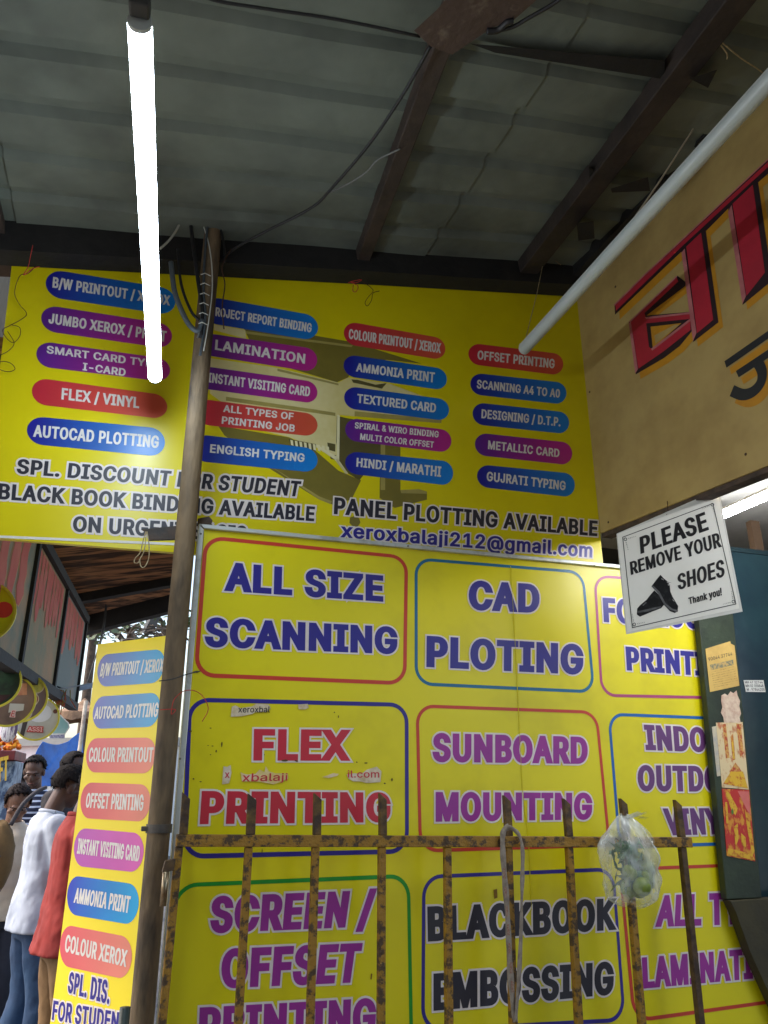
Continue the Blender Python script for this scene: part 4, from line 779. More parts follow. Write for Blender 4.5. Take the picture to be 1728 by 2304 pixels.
for p in ((1327, 882), (1369, 1175), (1678, 1022), (1385, 645)):
    u, v = WALL.hit(*p); nl.ellipsoid((u, v, .001), (.005, .005, .002), 8, 5)
nl.build('nail', mat('rust_nail', (84, 60, 34)), wb, True)
SHAD = mat('letter_shadow_paint', (200, 140, 24), (180, 124, 30), 10, .7, .6); DRK = mat('letter_edge_paint', (44, 20, 28), (30, 18, 24), 10, .6, .6)
REDF = mat('letter_red_paint', (184, 36, 56), (160, 32, 50), 6, .7, .55); PNK = mat('letter_highlight_paint', (196, 120, 120), (160, 84, 90), 10, .7, .6); INKP = mat('letter_black_paint', (30, 32, 36), (40, 40, 40), 10, .7, .6)
head = [(60,1368),(330,1098),(1440,60),(1800,-280),(1800,-140),(1440,190),(1330,285),(1300,300),(1090,492),(880,705),(850,722),(670,880),(65,1455)]
stem1 = [(655,895),(690,840),(870,690),(985,1522),(760,1697)]
stem2 = [(1072,510),(1110,460),(1335,255),(1440,1000),(1452,1160),(1200,1368)]
bowl = [(188,1520),(620,1108),(695,1165),(690,1200),(345,1462),(745,1428),(750,1600),(640,1735),(500,1840),(250,1985)]
hole = [(345,1532),(740,1492),(400,1770),(370,1740)]
def wpoly(g, pts, w, dx=0, dy=0): g.flat([WALL.hit(*p) for p in Z('w', [(x + dx, y + dy) for x, y in pts])], w)
def piece(name, m, polys, w, dx=0, dy=0):
    g = MB()
    for k, p in enumerate(polys): wpoly(g, p, w + k * .00012, dx, dy)
    return g.build(name, m, wb)
piece('letter_shadow', SHAD, [head, stem1, stem2, bowl], .0006, 40, 42)
piece('letter_edge', DRK, [head, stem1, stem2, bowl], .0014)
piece('letter_hole', SHAD, [[(385,1562),(660,1530),(405,1755)]], .0034); piece('letter_hole', CREAM, [[(420,1640),(600,1545),(640,1545),(430,1715)]], .0038)
piece('letter_hole', DRK, [hole], .0031)
piece('letter_face', REDF, [[(70,1370),(330,1110),(1440,85),(1800,-250),(1800,-190),(1440,130),(660,850),(75,1420)], [(700,850),(832,725),(940,1500),(795,1620)], [(1112,470),(1292,300),(1400,1080),(1235,1290)],
                              [(205,1525),(615,1125),(630,1160),(330,1440),(340,1480),(735,1450),(740,1590),(500,1780),(275,1935),(232,1700)]], .0022)
piece('letter_highlight', PNK, [[(662,905),(690,868),(795,1618),(765,1690)], [(1076,545),(1108,480),(1235,1292),(1204,1362)], [(335,1478),(740,1432),(742,1450),(350,1494)], [(192,1530),(212,1520),(275,1940),(250,1978)],
                                [(392,1758),(738,1492),(742,1512),(402,1776)], [(60,1366),(330,1098),(1440,62),(1800,-280),(1800,-268),(1440,76),(335,1110),(66,1378)], [(192,1520),(618,1110),(626,1118),(210,1522)]], .0042)
def stroke(pts, wd):
    P = spline([Vector(WALL.hit(*p) + (0,)) for p in Z('w', pts)], 6); L_, R_ = [], []
    for i, p in enumerate(P):
        d = (P[min(i + 1, len(P) - 1)] - P[max(i - 1, 0)]).normalized(); x = Vector((-d.y, d.x, 0)) * wd / 2; L_.append((p + x).to_2d()[:]); R_.append((p - x).to_2d()[:])
    return L_, R_
for nm, m, dx, dy, ww_ in (('letter_shadow', SHAD, 42, 60, .0005), ('letter_black', INKP, 0, 0, .0016)):
    g = MB(); wpoly(g, [(1038,1868),(1440,1588),(1700,1400),(1700,1470),(1440,1658),(1056,1926)], ww_, dx, dy); wpoly(g, [(1140,1955),(1330,1830),(1420,1770),(1640,1610),(1640,1690),(1440,1830),(1345,1895),(1165,2012)], ww_ + .0002, dx, dy)
    L_, R_ = stroke([(x + dx, y + dy) for x, y in [(1330,1868),(1372,1960),(1360,2060),(1290,2140),(1200,2165),(1105,2130)]], .036)
    g.add([p + (ww_ + .0004,) for p in L_] + [p + (ww_ + .0004,) for p in R_], [(i, i + 1, len(L_) + i + 1, len(L_) + i) for i in range(len(L_) - 1)])
    g.build(nm, m, wb)

# ------------------------------------------------------------------ neighbouring shop inside
shop = empty('shop_interior', WALL.M, 'neighbouring shop seen through the opening with white ceiling and dark back wall', 'shop')
vb_ = min(b0[1], b1[1]) - .02
cw = mat('shop_ceiling_white', (214, 212, 204), (190, 186, 176), 4, .6, .7)
MB().add([(-.9, vb_ + .24, -.06), (1.9, vb_ + .24, -.06), (1.9, vb_ + .24, -2.2), (-.9, vb_ + .24, -2.2)], [(0, 1, 2, 3)]).build('ceiling', cw, shop)
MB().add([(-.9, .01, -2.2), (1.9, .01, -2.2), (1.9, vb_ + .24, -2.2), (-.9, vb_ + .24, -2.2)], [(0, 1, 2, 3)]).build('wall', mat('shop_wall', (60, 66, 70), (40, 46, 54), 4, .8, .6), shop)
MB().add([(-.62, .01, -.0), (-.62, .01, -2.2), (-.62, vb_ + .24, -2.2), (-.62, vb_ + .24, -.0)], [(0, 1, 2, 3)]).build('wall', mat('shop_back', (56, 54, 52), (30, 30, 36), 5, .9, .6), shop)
sh = MB().box((-.45, vb_ - .14, -.6), (.1, .03, .7)); sh.build('shelf', mat('shelf_brown', (92, 72, 54)), shop)
s0 = WALL.world(1590, 1172, -.42); s1 = s0 + WU * 1.25
tube_light('tube_light', s0, s1, .019, glow('shop_tube', (.93, .95, 1, 1), 30), 'lit tube light inside the neighbouring shop behind the shoe notice')
TEAL = bpy.data.materials.new('teal_gloss_paint'); TEAL = mat('teal_gloss_paint', (36, 60, 66), (26, 42, 54), 2.5, .9, .16, bump=.12, bscale=7)
PART = LOW.shifted(-.06)
tp = empty('partition', PART.M, 'glossy dark teal steel partition beside the green post inside the neighbouring shop', 'partition')
q0 = PART.hit(1655, 1400)[0] - .12; tv = PART.hit(1690, 1246)[1]
MB().prism([(q0, .02), (q0 + 1.3, .02), (q0 + 1.3, tv), (q0, tv)], -.02, 0).build('panel', TEAL, tp)
MB().prism([(q0, tv + .0005), (q0 + 1.3, tv + .0005), (q0 + 1.3, tv + .02), (q0, tv + .02)], -.025, .004).build('top_rail', mat('teal_rail', (24, 46, 52)), tp)
pp_ = PART.hit(1712, 1200); MB().prism([(pp_[0] - .022, tv + .021), (pp_[0] + .022, tv + .021), (pp_[0] + .022, tv + .16), (pp_[0] - .022, tv + .16)], -.05, -.02).build('post', mat('shelf_brown', (92, 72, 54)), tp)
sticker('9', [(385, 962), (515, 962), (529, 1040), (400, 1038)], mat('label_white', (226, 226, 220)), 'small white printed label stuck on the teal partition', ['MH 47 32744', 'MH 02 058848', 'M : 97866200'], [[(392,968),(508,968),(510,984),(394,984)], [(396,990),(512,990),(515,1008),(399,1008)], [(404,1014),(520,1014),(523,1032),(407,1032)]], INK, plane=PART, w_=.002, name='label', bold=.018)
# green post
PO = LOW.shifted(.035)
gp = empty('green_post', PO.M, 'dark green painted post with posters at the right end of the framed signboard', 'post')
GRN = mat('dark_green_paint', (52, 64, 46), (38, 46, 36), 7, .8, .5, bump=.2)
pl0, pl1 = PO.hit(1566, 1330), PO.hit(1611, 1780); pr0, pr1 = PO.hit(1645, 1360), PO.hit(1692, 1890)
kx = (pl1[0] - pl0[0]) / (pl1[1] - pl0[1]); xl = lambda v: pl0[0] + (v - pl0[1]) * kx
kr = (pr1[0] - pr0[0]) / (pr1[1] - pr0[1]); xr = lambda v: pr0[0] + (v - pr0[1]) * kr
vs_ = PO.hit(1640, 2024)[1]; vtp = PO.hit(1540, 1130)[1]
MB().prism([(xl(vs_), vs_), (xr(vs_) + .02, vs_), (xr(vtp), vtp), (xl(vtp), vtp)], -.03, 0).build('post_board', GRN, gp, bevel=.003)
low = [PO.hit(*p) for p in [(1637, 2026), (1650, 2052), (1682, 2141), (1728, 2242), (1790, 2380)]]
MB().prism(low + [(xr(vs_) + .5, low[-1][1]), (xr(vs_) + .5, vs_ - .001), (xr(vs_) + .02, vs_ - .001)], -.028, .012).build('foot_board', mat('dark_brown_paint', (66, 60, 36), (44, 40, 30), 6, .8, .6, bump=.2), gp, bevel=.002)  # dark brown panel below the post, left edge slanting outwards
sticker('9', [(135,757),(297,707),(300,722),(325,735),(357,998),(165,1040)], mat('buff_notice', (214, 180, 100), (190, 152, 84), 14, .7, .7), 'buff paper notice with a phone number stuck highest on the green post', ['90044 37744'], [[(152,815),(308,778),(311,800),(156,838)]], mat('grey_ink', (100, 84, 60)), plane=PO, w_=.002, name='notice', cat='notice', bold=.016)
ntc = [o for o in COL.objects if o.name.startswith('notice')][-1]
g = MB(); g.flat([PO.hit(*p) for p in Z('9', [(162,862),(315,828),(320,862),(170,898)])], .0026); 
g.build('grey_stamp', mat('grey_stamp', (110, 116, 96), (190, 160, 100), 90, 1, .7, lo=.42, hi=.55), ntc)
g = MB()
for k in range(8): g.flat([PO.hit(*p) for p in Z('9', [(172 + k * 2.5, 908 + k * 14), (322 + k * 4, 872 + k * 15), (322 + k * 4, 876 + k * 15), (172 + k * 2.5, 912 + k * 14)])], .0026)
g.build('fine_print', mat('fine_print', (170, 132, 74), (200, 166, 96), 160, 1, .7, lo=.45, hi=.5), ntc)
sticker('9', [(240,1062),(262,1050),(280,1062),(300,1036),(318,1048),(338,1030),(345,1062),(362,1100),(356,1130),(368,1180),(358,1205),(365,1240),(258,1240),(252,1205),(236,1175),(246,1140),(238,1100)], mat('torn_poster_white', (222, 200, 176), (190, 150, 130), 30, .9, .8, bump=.3), 'torn ragged whitish poster remains in the middle of the green post', plane=PO, w_=.0022, name='torn_poster', cat='poster')
sticker('9', [(178,1268),(206,1262),(235,1588),(212,1592)], mat('pale_strip', (206, 196, 168), (170, 168, 170), 30, .9, .8), 'narrow pale paper strip showing left of the red and gold poster', plane=PO, w_=.0014, name='torn_poster', cat='poster')
sticker('9', [(204,1240),(378,1236),(419,1678),(244,1664)], mat('cream_poster', (226, 204, 158), (190, 104, 66), 40, .85, .7, lo=.54, hi=.64, detail=6, stretch=(1, .6, 1)), 'cream poster with red and gold arch picture on the green post', plane=PO, w_=.002, name='poster', cat='poster')
cpo = [o for o in COL.objects if o.name.startswith('poster') and o.parent is None][-1]
def pflat(zk, polys, m, w_, par, nm): 
    g = MB()
    for i, p in enumerate(polys): g.flat([PO.hit(*q) for q in Z(zk, p)], w_ + i * .0001)
    return g.build(nm, m, par)
RG = mat('poster_red', (186, 70, 46), (216, 170, 90), 70, .95, .6, lo=.42, hi=.6); GD = mat('poster_gold', (226, 180, 50), (196, 90, 40), 55, .9, .6, lo=.5, hi=.62)
pflat('9', [[(245,1250),(268,1248),(292,1470),(268,1475)], [(335,1246),(365,1250),(385,1440),(362,1470)], [(298,1330),(315,1310),(330,1480),(312,1490)], [(292,1560),(330,1500),(372,1560),(345,1640),(318,1655)]], RG, .0026, cpo, 'picture_red')
pflat('9', [[(250,1640),(300,1560),(380,1560),(412,1670)], [(302,1345),(313,1330),(325,1470),(315,1480)]], GD, .003, cpo, 'picture_gold')
sticker('9', [(242,1672),(421,1680),(461,2148),(275,2112)], mat('red_poster', (196, 50, 44), (224, 160, 54), 42, .9, .5, lo=.5, hi=.6, detail=6, stretch=(1, .5, 1)), 'red and gold festive poster lowest on the green post', plane=PO, w_=.002, name='poster', cat='poster')
rpo = [o for o in COL.objects if o.name.startswith('poster') and o.parent is None][-1]
pflat('9', [[(345,1688),(418,1690),(430,1850),(400,1800)]], mat('poster_pink', (220, 120, 110), (206, 100, 96), 30, .7, .6), .0026, rpo, 'picture_pink')
pflat('9', [[(262,1680),(290,1700),(345,1800),(330,1850),(300,1800)], [(390,1800),(425,1900),(455,2080),(440,2110),(410,1950)], [(320,1920),(345,1900),(350,2000),(330,2060)], [(278,2060),(440,2100),(458,2140),(280,2105)], [(262,1760),(275,1760),(285,1900),(270,1900)], [(365,1960),(395,1990),(400,2060),(370,2040)]], GD, .0031, rpo, 'picture_gold')
pflat('9', [[(300,1820),(312,1800),(318,1830),(308,1846)]], mat('poster_green', (90, 130, 60)), .0037, rpo, 'picture_green')

# ------------------------------------------------------------------ shoe notice
sc0 = WALL.world(1530, 1265, .06); 
SG = Plane(sc0, azv(100))
corners = [(1387, 1201), (1617, 1101), (1671, 1376), (1409, 1427)]
sg = empty('shoe_notice', SG.M, 'laminated white notice saying please remove your shoes hanging askew below the cream board', 'notice')
qs = [SG.hit(*p) for p in corners]; cxm = sum(p[0] for p in qs) / 4; cym = sum(p[1] for p in qs) / 4
lam = mat('laminate_film', (232, 232, 226), (214, 214, 206), 12, .6, .18)
MB().prism(qs, -.0015, 0).build('laminate', lam, sg)
inn = [SG.hit(*p) for p in Z('8', [(245, 612), (1160, 262), (1350, 1283), (335, 1500)])]
MB().flat(inn, .0005).build('paper', mat('notice_paper', (250, 249, 242), (242, 240, 230), 5, .6, .25), sg)
fr_o = [SG.hit(*p) for p in Z('8', [(290, 637), (1112, 330), (1322, 1246), (378, 1462)])]; c_ = (sum(p[0] for p in fr_o) / 4, sum(p[1] for p in fr_o) / 4)
fi = [(c_[0] + (p[0] - c_[0]) * .985, c_[1] + (p[1] - c_[1]) * .985) for p in fr_o]
MB().add([p + (.001,) for p in fr_o] + [p + (.001,) for p in fi], [(i, (i + 1) % 4, 4 + (i + 1) % 4, 4 + i) for i in range(4)]).build('border_line', INK, sg)
for t, q, bd, oy in (('PLEASE', [(445,640),(1035,408),(1075,572),(455,792)], .04, .016), ('REMOVE YOUR', [(356,865),(1165,594),(1187,726),(368,982)], .036, .012), ('SHOES', [(785,978),(1208,836),(1218,992),(795,1118)], .036, .012), ('Thank you!', [(885,1188),(1185,1095),(1192,1165),(895,1247)], .034, .02)):
    lettering(sg, SG, t, Z('8', q), INK, bd, wz=.0012, oy=oy)
def sflat(polys, m, w_, nm):
    g = MB()
    for i, p in enumerate(polys): g.flat([SG.hit(*q) for q in Z('8', p)], w_ + i * .0001)
    return g.build(nm, m, sg)
sflat([[(425,1285),(450,1255),(510,1205),(545,1160),(580,1120),(640,1180),(668,1250),(640,1282),(560,1312),(450,1358),(422,1340)], [(555,1082),(590,1035),(635,980),(665,1012),(702,1042),(720,1080),(724,1130),(745,1180),(795,1262),(790,1308),(765,1325),(720,1308),(665,1250),(625,1165)]], mat('shoe_black', (26, 26, 28), (60, 60, 62), 60, .7, .3, lo=.5, hi=.7), .0012, 'shoe_picture')
sflat([[(553,1085),(566,1076),(625,1130),(680,1235),(740,1285),(795,1300),(788,1318),(725,1298),(668,1250),(610,1145)], [(425,1310),(520,1290),(640,1262),(640,1276),(530,1310),(428,1325)], [(470,1255),(500,1225),(512,1232),(480,1262)]], mat('shoe_sole', (110, 110, 112), (70, 70, 72), 40, .7, .4), .0018, 'shoe_picture_sole')
sflat([[(640,1010),(662,1022),(668,1030),(645,1020)], [(690,1040),(735,1050),(700,1056)], [(700,1065),(730,1072),(704,1078)], [(740,1195),(765,1225),(748,1215)]], mat('shoe_glint', (190, 190, 190)), .0022, 'shoe_picture_glint')
orn = MB()
for (x, y), (ux_, uy_), (vx_, vy_) in (((318, 658), (1, -.28), (.25, 1)), ((1105, 345), (-1, .4), (.25, 1)), ((398, 1428), (1, -.2), (-.2, -1)), ((1295, 1222), (-1, .25), (-.2, -1))):
    for k in range(12):
        a = 2 * math.pi * k / 12; orn.flat([SG.hit(*Z('8', [(x + r_ * math.cos(b_), y + r_ * math.sin(b_))])[0]) for r_, b_ in ((16, a), (16, a + .5), (9, a + .5), (9, a))], .0011)
    for d_ in ((ux_, uy_), (vx_, vy_)):
        for k in range(1, 6):
            cx_, cy_ = x + d_[0] * (16 + 15 * k), y + d_[1] * (16 + 15 * k); s_ = 9 - k * .6
            for j in range(3):
                aa = j * 2.1 + k; orn.flat([SG.hit(*Z('8', [(cx_ + math.cos(aa + t_) * s_ * (1.1 if t_ == 0 else .35), cy_ + math.sin(aa + t_) * s_ * (1.1 if t_ == 0 else .35))])[0]) for t_ in (0, 2, 4)], .0011 + .0001 * j)
orn.build('corner_ornament', mat('ornament_grey', (90, 90, 88)), sg)
o = wirepath('suspension_wire', SG.world(1500, 1158, .001), WALL.world(1500, 1120, -.02), .0012, THREAD, 'short thread holding the top of the shoe notice to the cream board')
# ------------------------------------------------------------------ street seen on the left
HO0 = at(0, 1465, 4.2); HU = azv(-14.6); HP = Plane(Vector((HO0.x, HO0.y, 0)), HU)
def hv(px, py): return HP.hit(px, py)
htop = lambda u: ext(hv(88.7, 1221.6), hv(185.7, 1390.7), u); hbot = lambda u: ext(hv(0, 1465.6), hv(163.6, 1579.2), u)
us = [hv(-330, 1400)[0], hv(44, 1482)[0], hv(119, 1540)[0], hv(172, 1560)[0]]
oldpaint = [mat('faded_board_a', (104, 108, 90), (158, 122, 86), 2.0, .8, .8, lo=.42, hi=.6, bump=.2), mat('faded_board_b', (118, 112, 84), (160, 118, 80), 1.6, .8, .8, lo=.42, hi=.6, bump=.2), mat('faded_board_c', (104, 110, 104), (146, 116, 92), 1.6, .8, .8, lo=.5, hi=.7, bump=.2)]
OLDRED = mat('faded_red_letters', (172, 74, 60), (180, 102, 78), 4, .7, .8); OLDEDGE = mat('faded_letter_edge', (176, 132, 84), (120, 104, 80), 8, .7, .8)
labs = ('nearest of the three faded hoarding boards on the left with big dripping red letters', 'middle faded hoarding board on the left with long orange red paint drips', 'farthest and narrowest faded hoarding board on the left above the food discs')
for k in range(3):
    u0, u1 = us[k] + .03, us[k + 1] - .03
    hb_ = empty('hoarding', HP.M @ Matrix.Translation((u0, hbot(u0), 0)), labs[k], 'hoarding', 'faded hoarding boards over the street stalls')
    P = lambda s, t: ((u1 - u0) * s, (hbot(u0 + (u1 - u0) * s) * (1 - t) + htop(u0 + (u1 - u0) * s) * t) - hbot(u0))
    MB().prism([P(0, 0), P(1, 0), P(1, 1), P(0, 1)], -.02, 0).build('board', oldpaint[k], hb_)
    for a_, b_, c_, d_ in (((0, 1), (1, 1), .0, .06), ((0, 0), (1, 0), -.06, .0)):
        q0, q1 = P(*a_), P(*b_); MB().prism([(q0[0] - .03, q0[1] + c_), (q1[0] + .03, q1[1] + c_), (q1[0] + .03, q1[1] + d_), (q0[0] - .03, q0[1] + d_)], -.04, .03).build('frame_rail', DARK, hb_)
    q0, q1 = P(1, 0), P(1, 1); MB().prism([(q0[0] + .001, q0[1] + .001), (q0[0] + .055, q0[1] + .001), (q1[0] + .055, q1[1] - .001), (q1[0] + .001, q1[1] - .001)], -.04, .02).build('frame_post', DARK, hb_)
    g1, g2 = MB(), MB(); x = .03
    nst = (9, 9, 6)[k]; rr = random.Random(20 + k)
    for i in range(nst):
        s0 = .04 + .9 * i / nst; s1 = s0 + .9 / nst * rr.uniform(.7, .95); b0_ = rr.uniform(.38, .62) if k else rr.uniform(.3, .7)
        pts = [P(s0, 1.0 - .03), P(s1, 1.0 - .03)]
        for j in range(1, 7): pts.append(P(s1 + rr.uniform(-.012, .012), .97 + (b0_ - .97) * j / 7))
        pts += [P((s0 * .3 + s1 * .7), b0_ - .03), P((s0 * .7 + s1 * .3), b0_ - .035)]
        for j in range(6, 0, -1): pts.append(P(s0 + rr.uniform(-.012, .012), .97 + (b0_ - .97) * j / 7))
        g1.flat(pts, .0035 + .0002 * (i % 2)); c_ = (sum(p[0] for p in pts) / len(pts), sum(p[1] for p in pts) / len(pts))
        g2.flat([(c_[0] + (p[0] - c_[0]) * 1.22, c_[1] + (p[1] - c_[1]) * 1.03) for p in pts], .0015 + .0002 * (i % 2))
    g1.build('painted_letters', OLDRED, hb_); g2.build('letter_edging', OLDEDGE, hb_)
    if k == 1:
        for t_, s_, y_ in (('U', .12, .12), ('DIN', .3, .1), ('OR', .6, .12)):
            pass
# rusty awning
aw = [at(60, 1180, 5.2), at(186, 1391, 8.3), at(392, 1337, 7.7), at(430, 1195, 5.3)]
aw[0] = aw[1] + (aw[0] - aw[1]) * 1.75; aw[3] = aw[2] + (aw[3] - aw[2]) * 2.0  # near edge carried on out of sight to shade the people below
o0 = aw[0].copy(); awn = empty('awning', o0, 'rusty corrugated awning over the street behind the dark bracket', 'awning')
rust = mat('rust_with_rib_shade', (170, 124, 86), (56, 44, 38), 3, .95, .8, bump=.3, lo=.42, hi=.56, stretch=(.35, 9, 2))  # rust colour; its dark stripes stand in for shade between the ribs
g = MB(); NT, NS = 180, 10
for i in range(NT + 1):
    t = i / NT
    for j in range(NS + 1):
        s = j / NS; p = aw[0].lerp(aw[1], t).lerp(aw[3].lerp(aw[2], t), s) - o0; p.z += .022 * math.cos(i * math.pi / 2) ; g.v.append(tuple(p))
for i in range(NT):
    for j in range(NS): a_ = i * (NS + 1) + j; g.f.append((a_, a_ + 1, a_ + NS + 2, a_ + NS + 1))
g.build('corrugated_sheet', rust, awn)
e0, e1 = aw[1] - o0, aw[2] - o0
MB().beam(e0 + Vector((0, -.05, -.02)), e1 + Vector((0, -.05, -.02)), .09, .34).build('fascia', DARK, awn)
for s in (.25, .62):
    a_, b_ = (aw[0].lerp(aw[3], s) - o0), (aw[1].lerp(aw[2], s) - o0); 
m0, m1 = aw[0].lerp(aw[1], .8) - o0, aw[3].lerp(aw[2], .8) - o0
MB().beam(m0 + Vector((0, 0, -.05)), m1 + Vector((0, 0, -.05)), .08, .1).build('purlin', DARK, awn)
# side rail of the awning along the hoarding tops
MB().beam(aw[0] - o0 + Vector((.02, 0, -.06)), aw[1] - o0 + Vector((.02, 0, -.06)), .08, .1).build('side_rail', mat('weathered_wood', (96, 80, 66), (50, 42, 36), 10, .9, .9), awn)

wz_ = [at(-70, 520, 3.6), at(70, 540, 3.6)]; o0 = Vector((wz_[0].x, wz_[0].y, 0)); d_ = Vector((wz_[1].x, wz_[1].y, 0)) - o0
e = MB().box(d_ / 2 + Vector((0, 0, 3.3)), (d_.length, .04, 1.7), Matrix.Rotation(math.atan2(d_.y, d_.x), 3, 'Z')).build('board_wall', mat('weathered_planks', (120, 112, 98), (70, 64, 56), 6, .9, .9, bump=.4, stretch=(1, 1, .2))); e.location = o0
tag(e, 'weathered grey board wall just visible at the left edge beside the upper signboard', 'board wall')
# unseen wall with a shutter, added behind the camera to cut ambient light
e = empty('building', Vector((.3, -3.4, 0)), 'unseen wall with a shutter added behind the viewpoint to block light', 'light blocker')
MB().box((0, 0, 1.7), (7, .2, 3.4)).build('wall', mat('light_block_wall', (110, 104, 92), (80, 76, 70), 3, .8, .8), e); MB().box((-.6, .11, 1.2), (2.2, .06, 2.3)).build('shutter', mat('grey_shutter', (96, 98, 100), (74, 74, 76), 9, .8, .5, .4), e)
# round food discs
def disc(px, py, rx, dist, faceM, label, ry=None):
    c = at(px, py, dist); az = math.degrees(math.atan2(c.x, c.y)); D = Plane(c, azv(az + 90 + 6)); r = dist / math.cos(R(0)) * rx / FPX * 1.0
    depth = (c - CAM).dot(Vector((0, math.cos(PITCH), math.sin(PITCH)))); r = depth * (ry or rx) / FPX
    e = empty('food_disc', D.M, label, 'disc sign', 'round food discs hanging in a row at the left'); n = 40
    ring = [(math.cos(2 * math.pi * k / n), math.sin(2 * math.pi * k / n)) for k in range(n)]
    MB().prism([(x * r * .93, y * r * .93) for x, y in ring], -.01, .004).build('face', faceM, e)
    g = MB(); v = []
    for rr_, w_ in ((r * .925, -.012), (r, -.012), (r, .010), (r * .925, .010)): v += [(x * rr_, y * rr_, w_) for x, y in ring]
    f = []
    for b_ in range(4):
        for k in range(n): f.append((b_ * n + k, b_ * n + (k + 1) % n, ((b_ + 1) % 4) * n + (k + 1) % n, ((b_ + 1) % 4) * n + k))
    g.add(v, f).build('rim', mat('disc_rim', (222, 210, 70), (190, 178, 60), 8, .6, .5), e)
    return e, D, r
def circ(cx, cy, r_, n=24, sy=1): return [(cx + r_ * math.cos(2 * math.pi * k / n), cy + sy * r_ * math.sin(2 * math.pi * k / n)) for k in range(n)]
def dpart(e, pts, m, w_, nm): return MB().flat(pts, w_).build(nm, m, e)
e, D, r = disc(83, 1617, 51, 5.5, mat('disc_greywhite', (206, 204, 190), (170, 168, 152), 3, .8, .4), 'farthest food disc with a white drink picture and pale lettering', 48)
dpart(e, circ(.1 * r, .25 * r, .52 * r, sy=.8), mat('drink_white', (226, 226, 222)), .0052, 'drink_picture'); dpart(e, [(-.62 * r, -.75 * r), (-.45 * r, -.85 * r), (-.35 * r, .1 * r), (-.55 * r, .2 * r)], mat('drink_dark', (70, 60, 56)), .0056, 'straw_picture')
dpart(e, circ(.76 * r, .35 * r, .1 * r), mat('drink_brown', (110, 70, 60)), .0056, 'spice_picture')
lettering(e, D, 'ASSI', Z('d', [(482,1172),(722,1182),(718,1255),(476,1246)]), mat('disc_letter', (240, 200, 190)), .016, .006, mat('disc_letter_red', (196, 70, 60)), wz=.008)
e, D, r = disc(50, 1570, 50, 5.2, mat('disc_mauve', (120, 100, 100), (90, 76, 80), 3, .8, .5), 'food disc picturing three round cups of drinks', 54)
for cx_, cy_, c_ in ((.5, .48, (190, 186, 90)), (.36, -.06, (150, 74, 54)), (.18, -.62, (214, 170, 70))):
    dpart(e, circ(cx_ * r, cy_ * r, .3 * r), mat('cup_rim', (200, 184, 160)), .0052, 'cup_picture'); dpart(e, circ(cx_ * r, cy_ * r, .255 * r), mat('cup_%d' % c_[1], c_, tuple(v * .8 for v in c_), 30, .8, .5), .0058, 'cup_filling')
e, D, r = disc(20, 1577, 46, 4.9, mat('disc_brown', (150, 120, 100), (96, 76, 66), 2.5, .9, .5), 'food disc picturing a tall orange drink partly behind the dark green disc', 57)
dpart(e, [(.05 * r, .2 * r), (.62 * r, .25 * r), (.56 * r, .7 * r), (.1 * r, .7 * r)], mat('drink_orange', (216, 150, 110), (190, 110, 80), 20, .8, .5), .0052, 'drink_picture'); dpart(e, [(.05 * r, -.45 * r), (.58 * r, -.35 * r), (.58 * r, -.1 * r), (.05 * r, -.1 * r)], mat('cup_white', (206, 200, 186)), .0052, 'cup_picture')
lettering(e, D, 'E', Z('d', [(212,898),(262,903),(246,1003),(180,998)]), mat('disc_letter_red', (196, 70, 60)), .01, .004, mat('disc_letter', (240, 200, 190)), wz=.008)
e, D, r = disc(-14, 1535, 48, 4.6, mat('disc_darkgreen', (40, 70, 44), (24, 36, 28), 14, .9, .5, lo=.42, hi=.6), 'dark green leafy food disc cut off at the left edge', 58)
dpart(e, [(-.6 * r, -.5 * r), (.7 * r, -.45 * r), (.3 * r, -.85 * r), (-.3 * r, -.9 * r)], mat('disc_maroon', (70, 34, 36), (40, 26, 26), 20, .9, .5), .0052, 'food_picture')
e, D, r = disc(-42, 1376, 60, 4.0, mat('disc_lime', (212, 206, 20), (190, 186, 24), 3, .6, .4), 'bright yellow green disc with a red blob at the left edge', 72)
dpart(e, circ(.62 * r, .1 * r, .26 * r), mat('disc_redblob', (214, 50, 60)), .0052, 'red_emblem')
# diamond shop board
D = Plane(at(141, 1638, 6.2), azv(76)); e = empty('hanging_board', D.M, 'pale teal diamond shaped board with a white edge hanging beyond the farthest food disc', 'hanging board')
dz = lambda pts: [D.hit(*p) for p in Z('d', pts)]
MB().prism(dz([(1015,955),(1165,1100),(1185,1180),(1105,1295),(870,1300),(950,1130)]), -.01, 0).build('edge', WHITE, e)
MB().flat(dz([(1022,985),(1148,1112),(1165,1172),(1098,1282),(892,1286),(965,1130)]), .001).build('face', mat('pale_teal', (130, 170, 164), (160, 186, 180), 6, .8, .5), e)
MB().prism(dz([(832,1298),(1108,1288),(1102,1378),(838,1376)]), .002, .008).build('name_plate', WHITE, e)
MB().flat(dz([(848,1312),(1092,1304),(1088,1364),(852,1362)]), .009).build('plate_face', mat('plate_print', (110, 104, 140), (180, 176, 190), 160, 1, .5, lo=.45, hi=.55), e)
# striped dangling board at the left below the discs
e = MB().ellipsoid((0, 0, 0), (.055, .02, .075), 16, 10).build('hanging_dish', mat('white_violet_stripes', (226, 224, 226), (120, 100, 130), 60, 1, .6, lo=.5, hi=.55, stretch=(1, 1, .1)), None, True); e.location = at(20, 1642, 5.4); tag(e, 'white and violet striped oval hanging under the brown food disc', 'ornament')

